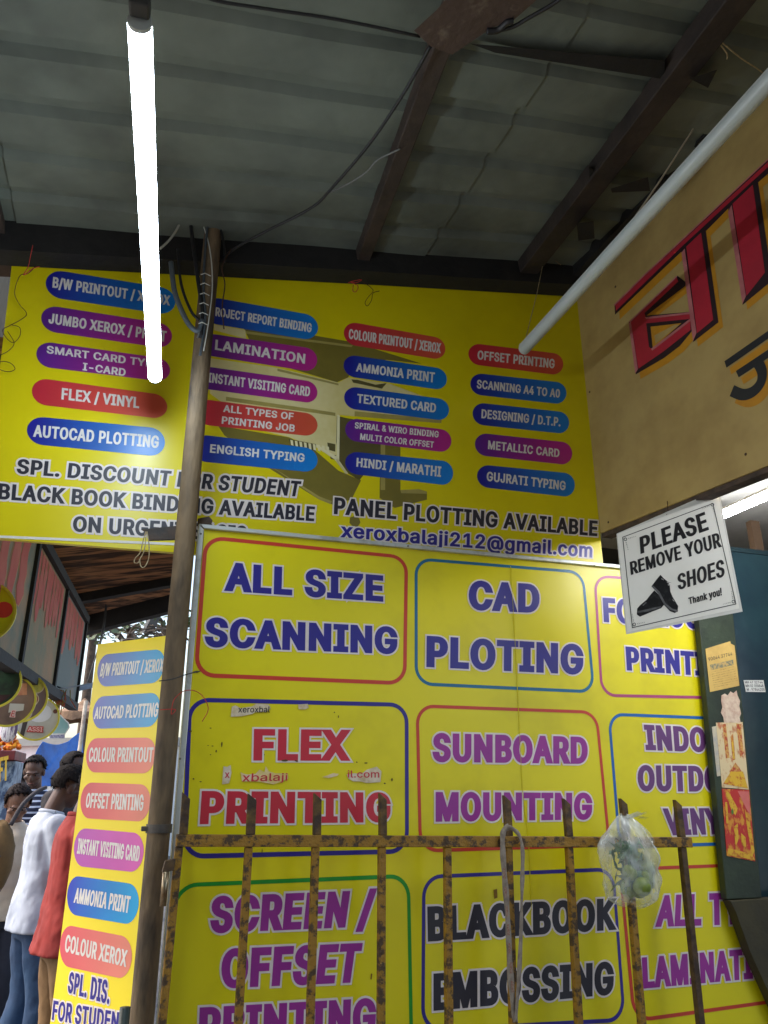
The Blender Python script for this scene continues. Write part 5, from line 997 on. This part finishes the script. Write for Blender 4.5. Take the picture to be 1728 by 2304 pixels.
# street stall with marigolds
sp0 = at(8, 1692, 7.0); sb = empty('stall', Vector((sp0.x, sp0.y, 0)), 'red painted street stall with yellow letters and a pile of marigolds on top', 'stall')
yawM = Matrix.Rotation(R(14.6), 3, 'Z'); zt = sp0.z
MB().box((-.12, .05, zt - .03), (.44, .5, .07), yawM).build('top_board', mat('stall_maroon', (128, 44, 44), (90, 40, 40), 8, .8, .5), sb, bevel=.006)
MB().box((-.17, .02, zt - .55), (.2, .42, .95), yawM).build('side_panel', mat('stall_red', (176, 36, 40), (150, 30, 36), 5, .7, .4), sb, bevel=.006)
MB().box((.02, .1, zt - .75), (.14, .36, 1.36), yawM).build('packet_rack', mat('blue_white_packets', (150, 170, 190), (70, 90, 120), 26, 1, .35, lo=.44, hi=.56, stretch=(1, 1, .5)), sb, bevel=.004)
MB().box((-.1, .06, (zt - 1.03) / 2), (.34, .44, zt - 1.03), yawM).build('base', mat('stall_base', (90, 84, 80)), sb)
SF = Plane(Vector((sp0.x, sp0.y, 0)) + yawM @ Vector((-.17, .02 - .216, 0)), yawM @ Vector((1, 0, 0)))
lettering(sb, SF, 'FT', [(-2, 1705), (19, 1700), (18, 1755), (-3, 1760)], mat('stall_yellow', (230, 190, 60)), .02, wz=0).parent = sb
lt = [c for c in sb.children if c.name.startswith('lettering')][0]; lt.matrix_local = Matrix.Translation(-sb.location) @ SF.M
g = MB(); rr = random.Random(4)
for k in range(90):
    a = rr.uniform(0, 6.28); q = rr.random() ** .6; c = Vector((-.06 + .19 * q * math.cos(a), .0 + .16 * q * math.sin(a), zt + .02 + .15 * (1 - q ** 2) * rr.uniform(.5, 1))); r_ = rr.uniform(.018, .03)
    g.ellipsoid(c, (r_, r_, r_ * .8), 8, 6)
o = g.build('flower_pile', mat('marigold', (236, 160, 20), (200, 80, 20), 40, .9, .8, lo=.42, hi=.58), sb)
o = bpy.data.objects.new('x', None)
bpy.data.objects.remove(o)

# brown street umbrella
uc = at(186, 1612, 13); e = empty('umbrella', Vector((uc.x, uc.y, 0)), 'faded brown scalloped street umbrella half behind the side banner', 'umbrella')
um = mat('faded_brown_cloth', (142, 112, 86), (96, 74, 58), 8, .8, .9, bump=.3); g = MB(); n = 40; rU = .42
for z, r_, sc_ in ((.27, .012, 0), (.16, .12, 0), (.1, .3, 0), (.04, rU, 0), (-.09, rU * 1.02, .03)):
    g.v += [(r_ * math.cos(6.283 * k / n), r_ * math.sin(6.283 * k / n), uc.z + z + sc_ * abs(math.sin(k * math.pi * 8 / n))) for k in range(n)]
for j in range(4):
    for k in range(n): g.f.append((j * n + k, (j + 1) * n + k, (j + 1) * n + (k + 1) % n, j * n + (k + 1) % n))
o = g.build('canopy', um, e); s_ = o.modifiers.new('t', 'SOLIDIFY'); s_.thickness = .006
MB().tube([(0, 0, 0), (0, 0, uc.z + .26)], .018, 10).build('pole', mat('grey_pole', (130, 126, 120)), e, True)
# blue tarp
ta_ = [at(96, 1668, 9.9), at(186, 1640, 10.8), at(192, 1760, 10.5), at(26, 1778, 9.6)]
o0 = ta_[0].copy(); g = MB(); N = 40
for j in range(N + 1):
    for i in range(N + 1):
        s, t = i / N, j / N; p = ta_[0].lerp(ta_[1], s).lerp(ta_[3].lerp(ta_[2], s), t) - o0
        sag = -.10 * math.sin(math.pi * s) * (1 - t); fold = .035 * math.sin(s * 22 + 4 * t + 2 * mnoise.noise(Vector((s * 3, t * 3, 0)))) * (.3 + t) + .03 * mnoise.noise(Vector((s * 6, t * 4, 2)))
        g.v.append(tuple(p + Vector((0, fold, sag))))
for j in range(N):
    for i in range(N): k = j * (N + 1) + i; g.f.append((k, k + 1, k + N + 2, k + N + 1))
tarp = g.build('tarpaulin', mat('blue_tarp', (30, 104, 190), (20, 76, 150), 6, .8, .45, bump=.15), None, True); tarp.location = o0; s_ = tarp.modifiers.new('t', 'SOLIDIFY'); s_.thickness = .004
tag(tarp, 'bright blue tarpaulin hanging in folds over the stalls behind the men', 'tarp')
po = at(184, 1650, 9.4); e = MB().tube([(po.x, po.y, 0), (po.x, po.y, po.z + .35)], .022, 10).build('stall_pole', mat('pale_pole', (170, 160, 144), (120, 104, 90), 8, .8, .7), None, True); tag(e, 'thin pale stall pole standing beside the blue tarpaulin', 'pole')

# buildings and trees beyond
def building(c, wd, dp, h, yaw, m, label, rows, cols, band=None):
    M_ = Matrix.Translation((c[0], c[1], 0)) @ Matrix.Rotation(R(yaw), 4, 'Z'); e = empty('building', M_, label, 'building')
    MB().box((0, 0, h / 2), (wd, dp, h)).build('wall', m, e)
    MB().box((0, 0, h + .1), (wd + .3, dp + .3, .2)).build('roof', mat('roof_concrete', (150, 146, 140)), e)
    for r_ in range(rows):
        for k in range(cols):
            x = -wd / 2 + wd * (k + .5) / cols; z = .6 + (h - .8) * (r_ + .5) / rows
            f = MB().box((x, -dp / 2 - .03, z), (wd / cols * .55, .08, h / rows * .5)).build('window', mat('window_frame_white', (200, 196, 190)), e)
            MB().box((x, -dp / 2 - .075, z), (wd / cols * .45, .02, h / rows * .4)).build('pane', mat('dark_glass', (60, 70, 80), rough=.1), f)
    if band: MB().box((0, -dp / 2 - .16, band), (wd * .98, .3, .3)).build('sign_band', mat('pink_band', (206, 120, 130), (230, 200, 200), 3, .8, .5, lo=.48, hi=.52), e)
    return e
bpt = at(55, 1690, 24); building((bpt.x, bpt.y + 3), 9, 5, 2.8, -14, mat('shop_pale', (214, 212, 208), (190, 188, 186), 2, .6, .7), 'pale low shop building with a pink band across the street end', 1, 6, 2.3)
bpt = at(230, 1600, 30); building((bpt.x + 2, bpt.y + 6), 9, 6, 3.4, -14, mat('white_plaster', (226, 224, 220), (206, 204, 200), 2, .6, .8), 'white plastered building beyond the tree behind the side banner', 1, 5)
LEAF = mat('leaf_green', (74, 104, 50), (44, 66, 34), 3, .9, .5); BARK = mat('bark', (92, 76, 62), (60, 48, 40), 12, .9, .9, bump=.5)
def tree(c, top, spread, nleaf, label, seed, low):
    rr = random.Random(seed); e = empty('tree', Vector((c.x, c.y, 0)), label, 'tree'); t = MB(); tips = []
    t.tube([(0, 0, 0), (.04, .02, low * .5), (0, .05, low), (.05, 0, low + (top - low) * .5)], [.12, .1, .08, .05], 10)
    for k in range(9):
        a = rr.uniform(0, 6.28); z = low + (top - low) * rr.uniform(-.1, .5); L_ = spread * rr.uniform(.5, 1); p0_ = Vector((0, 0, z)); p2 = Vector((math.cos(a) * L_, math.sin(a) * L_, z + (top - low) * rr.uniform(.05, .5))); p1_ = (p0_ + p2) / 2 + Vector((0, 0, .12))
        P = spline([p0_, p1_, p2], 4); t.tube(P, [.045 - .035 * i / (len(P) - 1) for i in range(len(P))], 7); tips += P[3:]
    t.build('trunk', BARK, e, True); g = MB()
    for k in range(nleaf):
        c_ = rr.choice(tips) + Vector((rr.gauss(0, .16), rr.gauss(0, .16), rr.gauss(0, .12))) * spread; a = rr.uniform(0, 6.28); s = rr.uniform(.035, .075)
        d = Vector((math.cos(a), math.sin(a), rr.uniform(-.8, .4))).normalized() * s; x = d.cross(Vector((rr.uniform(-1, 1), rr.uniform(-1, 1), 1))).normalized() * s * .45; g.add([c_ - d, c_ + x, c_ + d, c_ - x], [(0, 1, 2, 3)])
    g.build('crown', LEAF, e); return e
tree(at(292, 1410, 15), at(292, 1372, 15).z, 1.0, 260, 'sparse green tree against the white sky above the side banner', 3, at(292, 1450, 15).z)
tree(at(212, 1400, 17), at(212, 1385, 17).z, .8, 120, 'thin small leaved tree right of the hoardings against the white sky', 9, at(212, 1440, 17).z)
tree(at(375, 1430, 12), at(372, 1372, 12).z, .5, 200, 'leafy creeper covered tree directly left of the pole above the banner', 12, at(375, 1450, 12).z)
# leaning pole and creeper clump above the banner
a_, b_ = at(330, 1425, 9.5), at(368, 1348, 9.3); e = MB().beam(Vector(), b_ - a_, .12, .05).build('leaning_board', mat('grey_weathered', (110, 110, 110), (80, 80, 80), 6, .8, .8)); e.location = a_; tag(e, 'grey weathered board leaning against the sky left of the pole', 'board')
base = at(295, 1432, 9.6); g = MB(); rr = random.Random(31); e = empty('roof_junk', base, 'tangle of dry sticks and creeper lying on the stall roof above the banner', 'brushwood')
for k in range(30):
    p = Vector((rr.uniform(-.5, .5), rr.uniform(-.2, .2), rr.uniform(-.02, .12))); d = Vector((rr.uniform(-1, 1), rr.uniform(-.4, .4), rr.uniform(-.25, .35))) * rr.uniform(.1, .25); g.tube([p - d, p + Vector((0, 0, .02)), p + d], .008, 5)
g.build('sticks', mat('dry_sticks', (104, 90, 78), (60, 52, 46), 10, .9, .9), e); g = MB()
for k in range(70):
    c_ = Vector((rr.uniform(-.55, .55), rr.uniform(-.2, .2), rr.uniform(-.06, .2))); a = rr.uniform(0, 6.28); s = rr.uniform(.02, .05); d = Vector((math.cos(a), .3, math.sin(a))) * s; x = Vector((-math.sin(a), .5, math.cos(a))) * s * .5; g.add([c_ - d, c_ + x, c_ + d, c_ - x], [(0, 1, 2, 3)])
g.build('creeper_leaves', mat('creeper', (96, 112, 74), (70, 70, 60), 5, .9, .6), e)
sr = [at(168, 1478, 9.4), at(240, 1462, 9.4), at(400, 1440, 9.8), at(400, 1440, 11.5), at(168, 1478, 11.5)]
o0 = sr[0].copy(); pts = [p - o0 for p in (at(172, 1545, 9.6), at(232, 1530, 9.6), at(232, 1530, 11), at(172, 1545, 11))]
e = MB().add([tuple(p) for p in pts] + [tuple(p - Vector((0, 0, .06))) for p in pts], [(0, 1, 2, 3), (7, 6, 5, 4), (0, 4, 5, 1), (1, 5, 6, 2), (2, 6, 7, 3), (3, 7, 4, 0)]).build('stall_roof', mat('slate_sheet', (96, 110, 126), (70, 76, 84), 6, .8, .6)); e.location = o0; tag(e, 'small bluish sheet roof of a stall seen between the hoarding and the banner', 'stall roof')
def swire(pts, label, r=.006, m=WIRE):
    P = [at(*p) for p in pts]; o0 = P[0].copy(); o = MB().tube([p - o0 for p in spline(P, 5)], r, 6).build('street_wire', m); o.location = o0; tag(o, label, 'wire')
swire([(238, 1360, 7.6), (232, 1410, 7.6), (222, 1455, 7.5), (205, 1510, 7.4), (196, 1540, 7.4)], 'dark wire hanging from the awning edge down past the banner corner')
swire([(128, 1544, 6.2), (140, 1548, 6.2), (165, 1545, 6.6), (200, 1538, 7)], 'dark wire stretched from the hoarding foot towards the banner', .005)
swire([(240, 1362, 7.6), (236, 1400, 7.6), (226, 1450, 7.5), (221, 1448, 7.5)], 'second dark wire beside the wire that hangs from the awning edge', .005)
g = MB(); b_ = at(132, 1552, 6.3); rr = random.Random(8)
for k in range(34):
    x = rr.gauss(0, .035); L_ = rr.uniform(.05, .22); g.tube([Vector((x, rr.gauss(0, .02), 0)), Vector((x + rr.gauss(0, .02), 0, -L_ * .5)), Vector((x + rr.gauss(0, .03), 0, -L_))], .0035, 5)
e = g.build('dry_garland', mat('dry_garland', (150, 60, 40), (110, 120, 40), 40, .9, .9, lo=.46, hi=.54)); e.location = b_; tag(e, 'withered red and green garland hanging from the foot of the farthest hoarding', 'garland')
# ------------------------------------------------------------------ people
def evaluated(o):
    dg = bpy.context.evaluated_depsgraph_get(); me = bpy.data.meshes.new_from_object(o.evaluated_get(dg))
    v = [tuple(x.co) for x in me.vertices]; f = [tuple(p.vertices) for p in me.polygons]
    bpy.data.objects.remove(o); bpy.data.meshes.remove(me); return v, f
def blend(g, vox, it=3):
    """fuse the overlapping shapes of a builder into one continuous surface"""
    o = g.build('tmp', WHITE); rm = o.modifiers.new('r', 'REMESH'); rm.mode = 'VOXEL'; rm.voxel_size = vox
    sm = o.modifiers.new('s', 'SMOOTH'); sm.iterations = it; sm.factor = .5
    return evaluated(o)
def rings(g, lst, seg=28):
    """stack of horizontal ellipses (z, y, rx, ry), capped"""
    vs = []; fs = []; n = len(lst)
    for z, y, rx, ry in lst:
        for k in range(seg):
            a = 6.283185 * k / seg; c_, s_ = math.cos(a), math.sin(a); e = 2.4
            vs.append((rx * math.copysign(abs(c_) ** (2 / e), c_), y + ry * math.copysign(abs(s_) ** (2 / e), s_), z))
    for i in range(n - 1):
        for k in range(seg): fs.append((i * seg + k, i * seg + (k + 1) % seg, (i + 1) * seg + (k + 1) % seg, (i + 1) * seg + k))
    fs += [tuple(range(seg - 1, -1, -1)), tuple(range((n - 1) * seg, n * seg))]
    return g.add(vs, fs)
def limb(g, pts, rs, k=5, ball=True):
    P = [Vector(p) for p in pts]; Q = spline(P, k); n = len(P) - 1; rr = []
    for i in range(len(Q)):
        t = i / k; j = min(int(t), n - 1); rr.append(rs[j] + (rs[j + 1] - rs[j]) * (t - j))
    g.tube(Q, rr, 14)
    if ball:
        for p, r_ in ((P[0], rs[0]), (P[-1], rs[-1])): g.ellipsoid(p, (r_, r_, r_), 14, 10)
    return g
def folds(vs, amp, sc_=9, seed=0):
    out = []
    for p in vs:
        q = Vector(p); n1 = mnoise.noise(Vector((q.x * sc_, q.y * sc_, q.z * sc_ * .55 + seed))); n2 = mnoise.noise(Vector((q.x * sc_ * 2.4 + 7, q.y * sc_ * 2.4, q.z * sc_ * 1.5 + seed)))
        d = Vector((q.x, q.y, 0)); d = d.normalized() if d.length > .01 else Vector((0, 1, 0)); out.append(tuple(q + d * amp * (n1 + .6 * n2)))
    return out
def head_shape(d):
    return 1 + .0 * d.x
def person(label, loc, face_az, h, skin_c, hair_c, shirt_m, pants_m, bow=0, lean=0, arms='front', sleeve='short', long_hair=False, hem=.84):
    s = h / 1.72; e = empty('person', Matrix.Translation(loc) @ Matrix.Rotation(R(-face_az), 4, 'Z'), label, 'person', 'people standing in the street at the left')
    tilt = R(bow); SZ = 1.40
    hc = Vector((0, .03 + .13 * math.sin(tilt), 1.50 + .115 * math.cos(tilt)))
    Lx = lambda z: lean * (z - .9) * .25
    Lx = lambda z: lean * (z - .9) * .25
    J = {}; g = MB()
    rings(g, [(.80, 0, .12, .08), (.86, 0, .165, .105), (.95, 0, .165, .11), (1.06, .005 + Lx(1.06), .14, .098), (1.16, .01 + Lx(1.16), .142, .1), (1.28, .008 + Lx(1.28), .16, .108), (1.36, Lx(1.36), .165, .1), (1.415, -.005 + Lx(1.41), .12, .075), (1.45, -.003 + Lx(1.45), .065, .06)])
    limb(g, [(0, Lx(1.4), 1.40), (0, .01 + Lx(1.47), 1.47), (hc.x, hc.y * .7 + Lx(1.47), hc.z - .03)], [.062, .056, .056])
    for sd_, sx in (('l', -1), ('r', 1)):
        sh = (.168 * sx, Lx(1.4), 1.385)
        if arms == 'front': el = (.222 * sx, .07, 1.12); wr = (.13 * sx, .29, 1.08); hd = Vector((-.35 * sx, 1, .05)).normalized()
        else: el = (.235 * sx, -.02, 1.11); wr = (.245 * sx, .04, .86); hd = Vector((0, .15, -1)).normalized()
        J['sh' + sd_], J['el' + sd_], J['wr' + sd_] = sh, el, wr
        limb(g, [sh, tuple(Vector(sh).lerp(Vector(el), .5) + Vector((.008 * sx, 0, 0))), el, tuple(Vector(el).lerp(Vector(wr), .4)), wr], [.06, .05, .04, .041, .027])
        pm0 = Vector(wr) + hd * .055; side = hd.cross(Vector((0, 0, 1)) if abs(hd.z) < .8 else Vector((0, 1, 0))).normalized(); cur = -side.cross(hd).normalized()
        for k in range(4): limb(g, [Vector(wr), pm0 + side * (.026 - .0175 * k) * .8, pm0 + side * (.026 - .0175 * k) + hd * .03], [.02, .014, .0115], 3)
        for k, ln in enumerate((.068, .076, .072, .056)):
            b0 = pm0 + side * (.027 - .018 * k) + hd * .03; limb(g, [b0, b0 + hd * ln * .5 + cur * .006, b0 + hd * ln * .9 + cur * .026], [.0098, .0092, .0076], 3)
        th0 = Vector(wr) + hd * .025 + side * .018; limb(g, [th0, th0 + side * .024 + hd * .03 + cur * .006, th0 + side * .03 + hd * .06 + cur * .014], [.014, .011, .0088], 3)
        st_ = .06 * sx
        J['hip' + sd_], J['kn' + sd_], J['an' + sd_] = (.088 * sx, 0, .87), (.1 * sx, .035 + st_ * .3, .49), (.105 * sx, -.02 + st_, .09)
        limb(g, [J['hip' + sd_], tuple(Vector(J['hip' + sd_]).lerp(Vector(J['kn' + sd_]), .5)), J['kn' + sd_], tuple(Vector(J['kn' + sd_]).lerp(Vector(J['an' + sd_]), .35) + Vector((0, -.015, 0))), J['an' + sd_]], [.088, .075, .056, .056, .04])
        limb(g, [J['an' + sd_], (.118 * sx, .12 + st_, .035)], [.04, .032], 4)
    # head: skull, jaw, nose, ears joined to the body by a voxel remesh
    hc2 = Vector((0, hc.y + .01 + Lx(1.47), hc.z)); Rt = Matrix.Rotation(-tilt, 3, 'X')
    def H(c, r_, fn=None, nu=24, nv=16):
        t = MB().ellipsoid((0, 0, 0), r_, nu, nv, fn); g.add([tuple(hc2 + Rt @ (Vector(p) + Vector(c))) for p in t.v], t.f)
    H((0, -.012, .035), (.074, .092, .085)); H((0, .022, -.04), (.06, .068, .075)); H((0, .055, -.085), (.03, .026, .024))
    H((0, .092, -.018), (.014, .02, .026)); H((0, .098, -.03), (.018, .013, .010)); H((0, .082, -.062), (.026, .014, .012)); H((0, .08, .022), (.05, .014, .012))
    for sx in (-1, 1): H((.075 * sx, -.005, -.01), (.012, .022, .034)); H((.045 * sx, .06, -.025), (.022, .02, .018))
    H((0, -.02, -.1), (.054, .056, .07))
    bv, bf = blend(g, .0065, 2)
    SC = lambda vs: [tuple(Vector(p) * s) for p in vs]
    MB().add(SC(bv), bf).build('body', mat('skin_%d' % skin_c[0], skin_c, tuple(v * .85 for v in skin_c), 14, .7, .5, bump=.05), e, True)
    # hair cap
    g = MB(); hs = rnd.random() * 9
    def hairfn(d): return 1 + .05 * mnoise.noise(d * 9 + Vector((hs, 0, 0))) + .04 * mnoise.noise(d * 22)
    t = MB().ellipsoid((0, 0, 0), (.086, .104, .098), 48, 32, hairfn); keep = set()
    for i, p in enumerate(t.v):
        x, y, z = p; lim = -.062 + (.105 if y > .03 else .0) + (.05 * max(0, y) / .1) + .012 * mnoise.noise(Vector((x * 60, y * 60, hs)))
        if abs(x) > .06 and -.03 < y < .03: lim = .0
        if z > lim - (.03 if long_hair and y < .05 else 0): keep.add(i)
    hp = [tuple((hc2 + Rt @ (Vector(p) + Vector((0, -.012, .03)))) * s) for p in t.v]
    ho = g.add(hp, [f for f in t.f if all(i in keep for i in f)]).build('hair', mat('hair_%d' % hair_c[0], hair_c, tuple(v * 1.5 for v in hair_c), 90, .7, .75, bump=.9, bscale=160, stretch=(1, 1, .25), spec=.15), e, True)
    sd2 = ho.modifiers.new('t', 'SOLIDIFY'); sd2.thickness = .012; sd2.offset = 0
    g = MB(); hr = random.Random(int(hs * 100))
    for k in range(360):
        p = Vector(hr.choice([hp[i] for i in keep] if k == 0 else HPK)) if k else Vector(hp[next(iter(keep))])
        if k == 0: HPK = [hp[i] for i in sorted(keep)]
        o_ = (p - (hc2 + Rt @ Vector((0, -.012, .03))) * s).normalized(); d = (o_ * hr.uniform(.0, .16) + Vector((hr.gauss(0, .35), hr.gauss(0, .35) + .3, hr.gauss(-.7, .35)))).normalized() * hr.uniform(.02, .036); d -= o_ * max(0, d.dot(o_) - .006); x = d.cross(o_).normalized() * .005
        g.add([p - o_ * .004 - x, p - o_ * .004 + x, p + o_ * .006 + d * .6 + x * .6, p + o_ * .004 + d, p + o_ * .006 + d * .6 - x * .6], [(0, 1, 2, 3, 4)])
    g.build('hair_strands', ho.data.materials[0], ho)
    for nm, r_, m in (('eye', .0062, mat('eye_white', (120, 106, 98), rough=.2)),):
        for sx in (-1, 1):
            o = MB().ellipsoid((0, 0, 0), (r_, r_, r_), 12, 8).build(nm, m, e, True); c = (hc2 + Rt @ Vector((.031 * sx, .0765, -.001))) * s; o.location = c
            io = MB().ellipsoid((0, .0052, 0), (.0062, .0042, .0058), 10, 6).build('iris', mat('iris_brown', (40, 26, 20), rough=.15), o, True)
    for sx in (-1, 1):
        P = [(hc2 + Rt @ Vector((.014 * sx, .096, .022))) * s, (hc2 + Rt @ Vector((.034 * sx, .093, .027))) * s, (hc2 + Rt @ Vector((.054 * sx, .076, .02))) * s]
        MB().tube(spline(P, 4), .003, 6).build('eyebrow', mat('hair_%d' % hair_c[0], hair_c), e, True)
    P = [(hc2 + Rt @ Vector((x_, .097 - abs(x_) * .45, -.062))) * s for x_ in (-.024, -.012, 0, .012, .024)]
    MB().tube(P, .0042, 6).build('lips', mat('lips', (120, 70, 62), rough=.5), e, True)
    # clothes
    g = MB()
    rings(g, [(hem, -.005, .196, .15), (hem + .1, -.004, .186, .14), (1.05, Lx(1.05), .164, .122), (1.16, .008 + Lx(1.16), .164, .122), (1.28, .006 + Lx(1.28), .178, .128), (1.37, -.002 + Lx(1.37), .178, .115), (1.425, -.006 + Lx(1.42), .128, .088), (1.468, -.003 + Lx(1.46), .074, .068)], 36)
    for sd_ in 'lr':
        a_, b_, c_ = Vector(J['sh' + sd_]), Vector(J['el' + sd_]), Vector(J['wr' + sd_])
        if sleeve == 'short': limb(g, [a_, a_.lerp(b_, .45), a_.lerp(b_, .82)], [.074, .07, .068], 5, False); g.ellipsoid(a_, (.074,) * 3, 16, 10)
        else: limb(g, [a_, a_.lerp(b_, .5), b_, b_.lerp(c_, .5), b_.lerp(c_, .9)], [.074, .066, .058, .052, .044], 5, False); g.ellipsoid(a_, (.074,) * 3, 16, 10)
    v, f = blend(g, .011, 4); MB().add(SC(folds(folds(v, .013, 7, rnd.random() * 9), .006, 17, rnd.random() * 9)), f).build('shirt', shirt_m, e, True)
    ck = MB().tube([Vector((.066 * math.cos(a), .062 * math.sin(a) + .005 + Lx(1.46), 1.462 - .012 * math.sin(a))) * s for a in [6.2832 * k / 20 for k in range(21)]], .013 * s, 8, caps=False).build('collar', shirt_m, e, True)
    g = MB(); rings(g, [(.79, 0, .14, .1), (.86, 0, .18, .125), (.96, 0, .172, .122), (1.0, 0, .166, .116)], 32)
    for sd_, sx in (('l', -1), ('r', 1)):
        hp_, kn, an = Vector(J['hip' + sd_]), Vector(J['kn' + sd_]), Vector(J['an' + sd_])
        limb(g, [hp_, hp_.lerp(kn, .5), kn, kn.lerp(an, .5), an + Vector((0, 0, -.02))], [.104, .094, .08, .077, .072], 5, False); g.ellipsoid(hp_, (.104,) * 3, 16, 10)
    v, f = blend(g, .012, 3); MB().add(SC(folds(folds(v, .010, 9, rnd.random() * 9), .006, 20, 3)), f).build('trousers', pants_m, e, True)
    for sd_, sx in (('l', -1), ('r', 1)):
        st_ = .06 * sx; g = MB().ellipsoid(Vector((.112 * sx, .06 + st_, .045)) * s, (.052 * s, .145 * s, .05 * s), 20, 12); g.v = [(p[0], p[1], max(p[2], .004)) for p in g.v]
        g.build('shoe', mat('shoe_dark', (46, 40, 38), (30, 28, 28), 20, .8, .5), e, True)
    return e
def cloth(name, c, c2=None, **k): return mat(name, c, c2 or tuple(v * .84 for v in c), 7, .7, .85, bump=.35, bscale=16, **k)
def striped(name, ca, cb, f):
    m = mat(name, ca); n = m.node_tree; L = n.links; b = n.nodes['Principled BSDF']; tc = n.nodes.new('ShaderNodeTexCoord'); wv = n.nodes.new('ShaderNodeTexWave'); wv.bands_direction = 'Z'; wv.inputs['Scale'].default_value = f; wv.inputs['Distortion'].default_value = .6
    L.new(tc.outputs['Object'], wv.inputs[0]); r_ = n.nodes.new('ShaderNodeValToRGB'); r_.color_ramp.elements[0].position = .72; r_.color_ramp.elements[1].position = .8; r_.color_ramp.elements[0].color = lin(ca); r_.color_ramp.elements[1].color = lin(cb)
    L.new(wv.outputs[1], r_.inputs[0]); L.new(r_.outputs[0], b.inputs['Base Color']); b.inputs['Roughness'].default_value = .85; return m
def stand(px, py_top, dist):
    """ground point and height of a person whose head top is seen at a pixel"""
    p = at(px, py_top, dist); return Vector((p.x, p.y, 0)), p.z
JEANS = cloth('blue_jeans', (44, 72, 104), (28, 48, 78)); KHAKI = cloth('khaki_trousers', (128, 98, 62), (108, 80, 50)); DKP = cloth('dark_trousers', (46, 48, 60))
l, h = stand(128, 1727, 5.5); person('man in a white short sleeved t-shirt and blue jeans looking down to the right', l, 52, h, (84, 56, 44), (26, 22, 22), cloth('white_tshirt', (176, 183, 196), (156, 164, 180)), JEANS, bow=22, hem=.83)
l, h = stand(196, 1722, 4.8); person('man in a rust red shirt and khaki trousers half behind the side banner', l, 58, h, (92, 62, 48), (24, 22, 22), cloth('red_shirt', (142, 40, 34), (116, 32, 30)), KHAKI, bow=18, sleeve='long', hem=.82)
l, h = stand(42, 1766, 6.3); P3 = person('young man in a beige shirt with a brown bag looking down', l, 150, h, (128, 90, 70), (32, 26, 26), cloth('beige_shirt', (214, 196, 176), (196, 176, 150)), DKP, bow=34, long_hair=True)
l, h = stand(88, 1704, 8.4); person('man in a navy shirt with white stripes behind the white t-shirt man', l, 170, h, (96, 68, 54), (24, 22, 24), striped('navy_stripes', (30, 36, 60), (190, 200, 220), 6.5), DKP, bow=26)
l, h = stand(58, 1724, 9.2); person('person in a light blue shirt standing farthest back beside the striped shirt man', l, -60, h, (90, 64, 50), (24, 22, 24), cloth('light_blue_shirt', (140, 190, 226), (110, 160, 210)), DKP, bow=10)
l, h = stand(156, 1698, 7.6); person('dark haired person in a dark shirt before the blue tarpaulin beside the banner', l, 100, h, (80, 58, 48), (26, 24, 24), cloth('dark_shirt', (48, 46, 52)), DKP, bow=8)
# brown bag in front of the young man
bp_ = at(-12, 1932, 5.95); e = empty('shoulder_bag', bp_, 'worn olive brown cloth bag slung in front of the young man in beige', 'bag')
bm_ = cloth('olive_bag', (104, 80, 44), (78, 60, 36)); g = MB().ellipsoid((0, 0, 0), (.115, .085, .23), 28, 20, lambda d: 1 + .08 * mnoise.noise(d * 4) + .03 * mnoise.noise(d * 11)); g.build('pouch', bm_, e, True)
MB().tube(spline([(.07, -.0, .2), (.1, .06, .32), (.12, .2, .40), (.13, .32, .43)], 5), .014, 8).build('strap', cloth('bag_strap', (60, 56, 60)), e, True)
MB().box((.0, -.084, .02), (.15, .012, .012)).build('zip', mat('zip_dark', (50, 40, 34)), e, bevel=.004)
